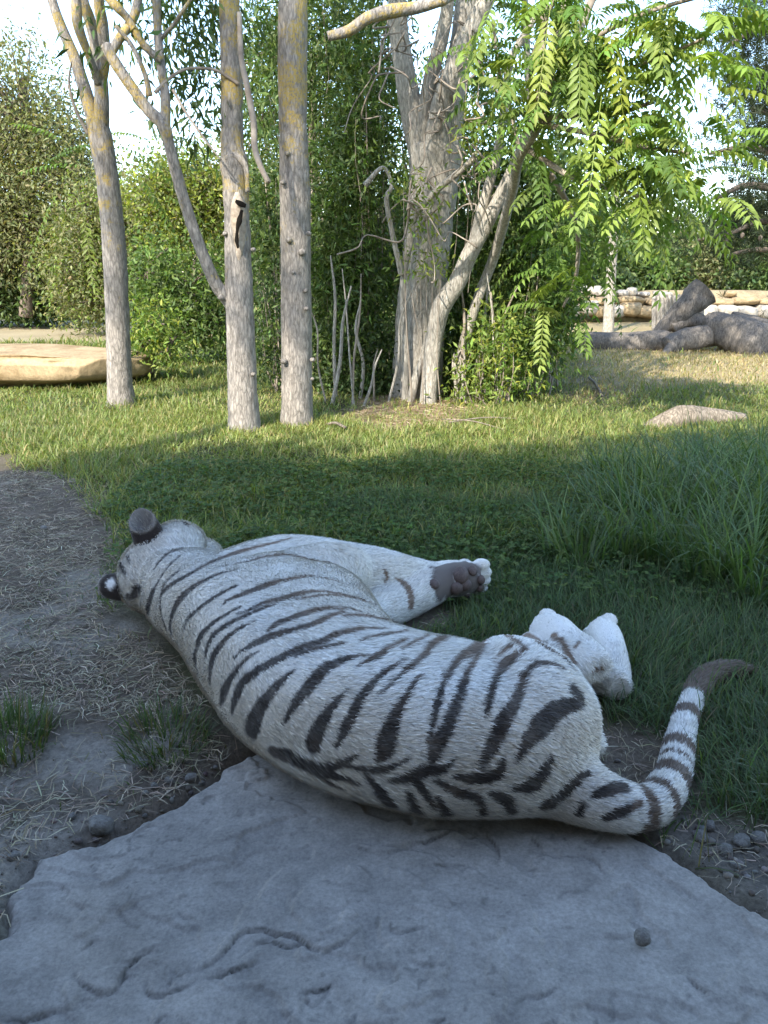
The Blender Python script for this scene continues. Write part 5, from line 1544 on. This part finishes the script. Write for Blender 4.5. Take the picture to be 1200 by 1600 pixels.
# clover and low leafy weeds behind the animal
def clover():
    def dens(a, b):
        pt = np.stack([a, b], 1)
        return smooth01(-.25, .35, fbm(pt * 1.3, 3, 821) + .45) * cover(a, b) * in_view(a, b, 1.1) * ~on_body(a, b) * smooth01(2.75, 3.1, b) * smooth01(1.9, 1.2, a)
    x, y = scatter(15000, -1.6, 1.9, 2.75, 5.3, dens)
    n = len(x); z = ground_h(x, y) + GR.uniform(.02, .085, n)
    P = np.repeat(np.stack([x, y, z], 1), 3, 0); az = np.repeat(GR.uniform(0, 6.28, n), 3) + np.tile([0, 2.1, 4.2], n)
    D = np.stack([np.cos(az), np.sin(az), GR.normal(.1, .25, 3 * n)], 1)
    N = GR.normal(0, .3, (3 * n, 3)); N[:, 2] += 1
    s = np.repeat(GR.uniform(.014, .026, n), 3)
    C = np.repeat(palette(GR, n, [(.075, .13, .036), (.06, .105, .03), (.095, .15, .042), (.13, .17, .05)], .14), 3, 0)
    return leaf_geo(P, D, N, s, s * .95, C, .12, .05)
v, f, c = clover()
link('clover', mesh_np('clover', v, f, LEAF, False, {'col': c}), kind='stuff', label='low clover and weeds in the shade behind the tiger', cat='ground cover')

# straw trodden into the dirt
def straw(n, x0, x1, y0, y1, dens, L, W, cols):
    x, y = scatter(n, x0, x1, y0, y1, dens); n = len(x)
    z = ground_h(x, y) + GR.uniform(.000, .014, n)
    az = GR.uniform(0, np.pi * 2, n); el = GR.normal(.02, .13, n); l = GR.uniform(.35, 1.3, n) * L; w = GR.uniform(.6, 1.4, n) * W
    d = np.stack([np.cos(az) * np.cos(el), np.sin(az) * np.cos(el), np.sin(el)], 1); s = np.stack([-np.sin(az), np.cos(az), GR.normal(0, .5, n)], 1); s = unit(s)
    P = np.stack([x, y, z], 1); bend = GR.normal(0, .14, n)[:, None] * s
    a, m_, e = P - d * l[:, None] / 2, P + bend * l[:, None] + np.array([0, 0, .004]), P + d * l[:, None] / 2
    w = s * w[:, None] / 2
    v = np.stack([a - w, a + w, m_ - w, m_ + w, e - w * .5, e + w * .5], 1).reshape(-1, 3)
    b = np.arange(n)[:, None] * 6
    f = np.concatenate([b + np.array([[0, 1, 3, 2]]), b + np.array([[2, 3, 5, 4]])])
    return v, f, np.repeat(palette(GR, n, cols, .2), 6, 0)
STRAWM, nt, b = new_mat('straw', .7, .3); nt.links.new(attr(nt), b.inputs['Base Color'])
mb = MB()
dirt_d = lambda a, b: smooth01(-.15, .10, poly_sd(np.stack([a, b], 1), DIRT)) * (1 - smooth01(-.05, .03, poly_sd(np.stack([a, b], 1), SLAB))) * in_view(a, b, 1.15) * ~on_body(a, b) * np.clip(.75 + .9 * fbm(np.stack([a, b], 1) * 2.6, 3, 831), .04, 1)
mb.add(*straw(60000, -2.6, .0, 1.05, 5.2, dirt_d, .060, .0023, STRAW))
mb.add(*straw(2600, -2.6, .0, 1.05, 5.2, dirt_d, .12, .0026, STRAW[:3]))
edge_d = lambda a, b: smooth01(-.10, .05, poly_sd(np.stack([a, b], 1), GRAVEL)) * (1 - smooth01(-.03, .03, poly_sd(np.stack([a, b], 1), SLAB))) * ~on_body(a, b) * np.clip(.35 + .9 * fbm(np.stack([a, b], 1) * 4, 3, 832), .02, 1)
mb.add(*straw(5000, .5, 1.8, 1.0, 2.1, edge_d, .055, .0018, STRAW))
bare_d = lambda a, b: np.clip(sum(smooth01(r * 1.4, r * .5, np.hypot(a - bx, b - by)) for bx, by, r in BARE), 0, 1) * ~on_body(a, b)
mb.add(*straw(9000, -.4, 1.3, 1.6, 3.2, bare_d, .05, .0018, STRAW))
lit_d = lambda a, b: smooth01(-.2, .1, poly_sd(np.stack([a, b], 1), LITTER))
mb.add(*straw(5000, -1.2, 2.2, 6, 10, lit_d, .14, .005, [(.36, .27, .16), (.28, .2, .12), (.42, .35, .22)]))
link('straw', mb.mesh('straw', STRAWM, False), kind='stuff', label='dry straw and grass bits trodden into the dirt', cat='straw')

# thin live grass in the dirt
def thin_grass():
    x, y = scatter(9000, -2.6, .0, 1.1, 5.2, lambda a, b: dirt_d(a, b) * smooth01(.05, .5, fbm(np.stack([a, b], 1) * 1.6 + 9, 3, 841)))
    C = palette(GR, len(x), DEEP + [(.11, .10, .05), (.16, .135, .08)], .16)
    return blades(GR, np.stack([x, y, ground_h(x, y) - .003], 1), GR.uniform(.015, .055, len(x)), .003, C, .7, .6)
v, f, c = thin_grass()
link('thin_grass', mesh_np('thin_grass', v, f, GRASS, False, {'col': c}), kind='stuff', label='thin sparse grass on the trodden dirt', cat='grass')

# gravel and crumbs of soil
def crumbs():
    iv, jf = ico(1); mb = MB()
    def dens(a, b):
        pt = np.stack([a, b], 1)
        near = np.exp(-(np.minimum(0, poly_sd(pt, SLAB)) / .12) ** 2) * (poly_sd(pt, SLAB) < .03)
        return np.clip(near + .9 * smooth01(-.03, .05, poly_sd(pt, GRAVEL)), 0, 1) * ~on_body(a, b)
    x, y = scatter(7000, -1.2, 1.7, .95, 2.2, dens)
    n = len(x); s = .0022 + .009 * GR.random(n) ** 4
    z = ground_h(x, y) + s * .3
    V = iv[None] * (s[:, None] * GR.uniform(.6, 1.3, (n, 3)))[:, None] + np.stack([x, y, z], 1)[:, None]
    F = jf[None] + (np.arange(n) * len(iv))[:, None, None]
    mb.add(V.reshape(-1, 3), F.reshape(-1, 3), np.repeat(palette(GR, n, [(.17, .15, .125), (.22, .20, .175), (.12, .10, .08)], .2), len(iv), 0))
    return mb
link('gravel', crumbs().mesh('gravel', STRAWM), kind='stuff', label='loose grit and soil crumbs along the slab edge', cat='gravel')

# tufts and clumps one can count
def tuft(name, px, py, n, h, w, cols, rad, lean, curl, label, cat, group=None, seg=3, kind=None):
    p = at(px, py); a = GR.uniform(0, 6.28, n); r = rad * np.sqrt(GR.random(n))
    x, y = p[0] + r * np.cos(a), p[1] + r * np.sin(a)
    C = palette(GR, n, cols, .15)
    az = a + GR.normal(0, .7, n)
    v, f, c = blades(GR, np.stack([x, y, ground_h(x, y) - .006], 1) - np.array([p[0], p[1], 0]), h * GR.uniform(.5, 1.2, n), w * GR.uniform(.6, 1.2, n), C, lean, curl, az=az, seg=seg)
    return link(name, mesh_np(name, v, f, GRASS, False, {'col': c}), label=label, cat=cat, group=group, loc=(p[0], p[1], 0))
tuft('grass_tuft', 15, 1165, 420, .12, .004, DEEP + [(.16, .14, .07)], .12, .35, .5, 'small green grass tuft growing at the far edge of the dirt', 'grass tuft')
tuft('grass_tuft', 258, 1160, 420, .095, .0036, DEEP + [(.16, .14, .07)], .12, .4, .55, 'small green grass tuft beside the tiger back in the dirt', 'grass tuft')
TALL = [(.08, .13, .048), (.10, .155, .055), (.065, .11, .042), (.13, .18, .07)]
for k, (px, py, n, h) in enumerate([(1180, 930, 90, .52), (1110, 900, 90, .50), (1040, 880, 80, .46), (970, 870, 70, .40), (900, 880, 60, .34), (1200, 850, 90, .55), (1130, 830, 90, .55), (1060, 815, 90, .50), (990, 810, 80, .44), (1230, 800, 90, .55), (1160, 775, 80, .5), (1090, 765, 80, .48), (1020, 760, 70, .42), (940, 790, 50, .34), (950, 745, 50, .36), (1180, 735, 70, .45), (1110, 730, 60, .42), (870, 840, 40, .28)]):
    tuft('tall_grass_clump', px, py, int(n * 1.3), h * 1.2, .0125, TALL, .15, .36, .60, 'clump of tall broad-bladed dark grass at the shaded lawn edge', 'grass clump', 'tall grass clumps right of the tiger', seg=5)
# thin seed stalks above the tall grass
for k, (px, py, h) in enumerate([(880, 800, .52), (925, 760, .48), (1010, 740, .5), (1070, 735, .52), (905, 770, .40)]):
    p = at(px, py); z = np.linspace(0, h, 14)
    path = np.stack([p[0] + .10 * (z / h) ** 2 * (-1) ** k, p[1] + 0 * z, z], 1)
    v, f = tube(path, np.linspace(.0022, .0008, 14), 5); mb = MB(); mb.add(v, f, (.06, .075, .035))
    o = link('seed_stalk', mb.mesh('seed_stalk', GRASS), label='thin dark seed stalk rising above the tall grass', cat='grass stalk', group='seed stalks')
# dead sticks on the lawn
for k, (a, b_, r) in enumerate([((920, 590), (940, 618), 2.0), ((540, 668), (508, 664), 2.4), ((700, 660), (815, 655), 1.2), ((690, 655), (790, 672), 1.0)]):
    p, q = at(*a, .05), at(*b_, .02); s = p[1] / FOC
    v, f = tube(catmull(np.array([p, (p + q) / 2 + [0, 0, .03], q]), 12), r * s, 6)
    link('stick', mesh_np('stick', v, f, DEADP), label=['pale upright stick in the grass before the thicket edge', 'short crooked stick at the foot of the knotted tree', 'long thin dry stem lying before the thicket', 'thin dry stem crossing the litter before the thicket'][k], cat='stick')

# ================================================================== UNSEEN VIEWING SHELTER AND TREES BEHIND THE CAMERA, SHAPED TO SHADE THE FOREGROUND
PLANK = bark_mat('shelter_wood', (.22, .16, .10), (.10, .075, .05), 0)
sh = tree_thing('unseen_viewing_shelter', None, 'unseen flat-roofed timber viewing shelter shaped to shade the stone slab', 'building')
def boxm(name, x0, x1, y0, y1, z0, z1, mat, parent):
    v = np.array([[x, y, z] for z in (z0, z1) for y in (y0, y1) for x in (x0, x1)])
    f = np.array([[0, 2, 3, 1], [4, 5, 7, 6], [0, 1, 5, 4], [2, 6, 7, 3], [0, 4, 6, 2], [1, 3, 7, 5]])
    return link(name, mesh_np(name, v, f, mat, False), parent)
boxm('wall', -11, 5, -1.5, -1.35, 0, 1.9, PLANK, sh)
boxm('beam', -11, 5, -1.45, -1.36, 3.1, 3.349, PLANK, sh)
boxm('roof', -11.3, 5.3, -3.6, -.45, 3.35, 3.5, PLANK, sh)
for k in range(9): boxm('post', -11 + k * 1.99, -10.88 + k * 1.99, -1.345, -1.23, 0, 3.348, PLANK, sh)
EDGE = [(-150, 772), (0, 775), (90, 768), (160, 742), (210, 722), (330, 705), (440, 694), (620, 705), (750, 732), (830, 716), (1000, 692), (1200, 682), (1400, 676), (1600, 672)]  # wanted shadow edge; the unseen crowns are shaped to cast it
sd_ = np.array(sdir)
for k, grp in enumerate([EDGE[:4], EDGE[3:7], EDGE[6:10], EDGE[9:12], EDGE[11:]]):
    o = tree_thing('unseen_shade_tree', None, ['unseen round-crowned shade tree behind the shelter end', 'unseen dense shade tree over the shelter roof', 'unseen spreading shade tree behind the shelter middle', 'unseen leafy shade tree by the shelter corner', 'unseen broad shade tree beyond the shelter corner'][k])
    blobs = []
    e = catmull(np.array([[*q, 0] for q in grp], float), 7)
    for px, py, _ in e:
        g0 = at(px, py); t = (-2.6 - g0[1]) / sd_[1]; top = g0 + sd_ * t
        r = .8; top[2] -= .55 if px < 150 else .22
        blobs.append((top[0], top[1], top[2] - r * .92, r, .8, r, 1.0))
        blobs.append((top[0], top[1], top[2] - r * .92 - 1.15, r * 1.1, .8, r, .8))
    g, c = foliage(700 + k, blobs, 480 if k in (1, 2) else 800, 12, .16, .08, DARKG + LANCE, sig=.13)
    leafpart('crown', g, o)
    m_ = np.mean([b[:3] for b in blobs], 0)
    v, f = tube(catmull(np.array([[m_[0], -2.9, -.05], [m_[0] + .1, -2.85, 2], [m_[0], -2.6, m_[2]]]), 20), np.linspace(.16, .07, 20), 12)
    link('trunk', mesh_np('trunk', v, f, BARK), o)
# tall unseen tree, its thin crown placed to dapple the trunks
o = tree_thing('unseen_dapple_tree', None, 'unseen tall light-crowned tree behind the shelter')
blobs = []
for px, py, d in [(180, 300, 7.9), (180, 430, 7.9), (370, 150, 6.7), (460, 200, 6.9), (460, 60, 6.9), (150, 120, 7.9), (690, 150, 8.4), (460, 480, 6.9), (660, 350, 8.3)]:
    p = atd(px, py, d); t = (-4.2 - p[1]) / sd_[1]; q = p + sd_ * t
    blobs.append((*q, .6, .5, .5, 1))
g, c = foliage(720, blobs, 330, 7, .16, .07, LANCE, sig=.2)
leafpart('crown', g, o)
m_ = np.mean([b[:3] for b in blobs], 0)
v, f = tube(catmull(np.array([[m_[0], -4.6, -.05], [m_[0] + .15, -4.5, 5], [m_[0], -4.2, m_[2] + 1.5]]), 24), np.linspace(.2, .04, 24), 12)
link('trunk', mesh_np('trunk', v, f, BARK), o)
link('limbs', twigs(5, np.tile(m_, (len(blobs), 1)), np.array([b[:3] for b in blobs]), .05).mesh('limbs', BARK), o, kind='stuff')
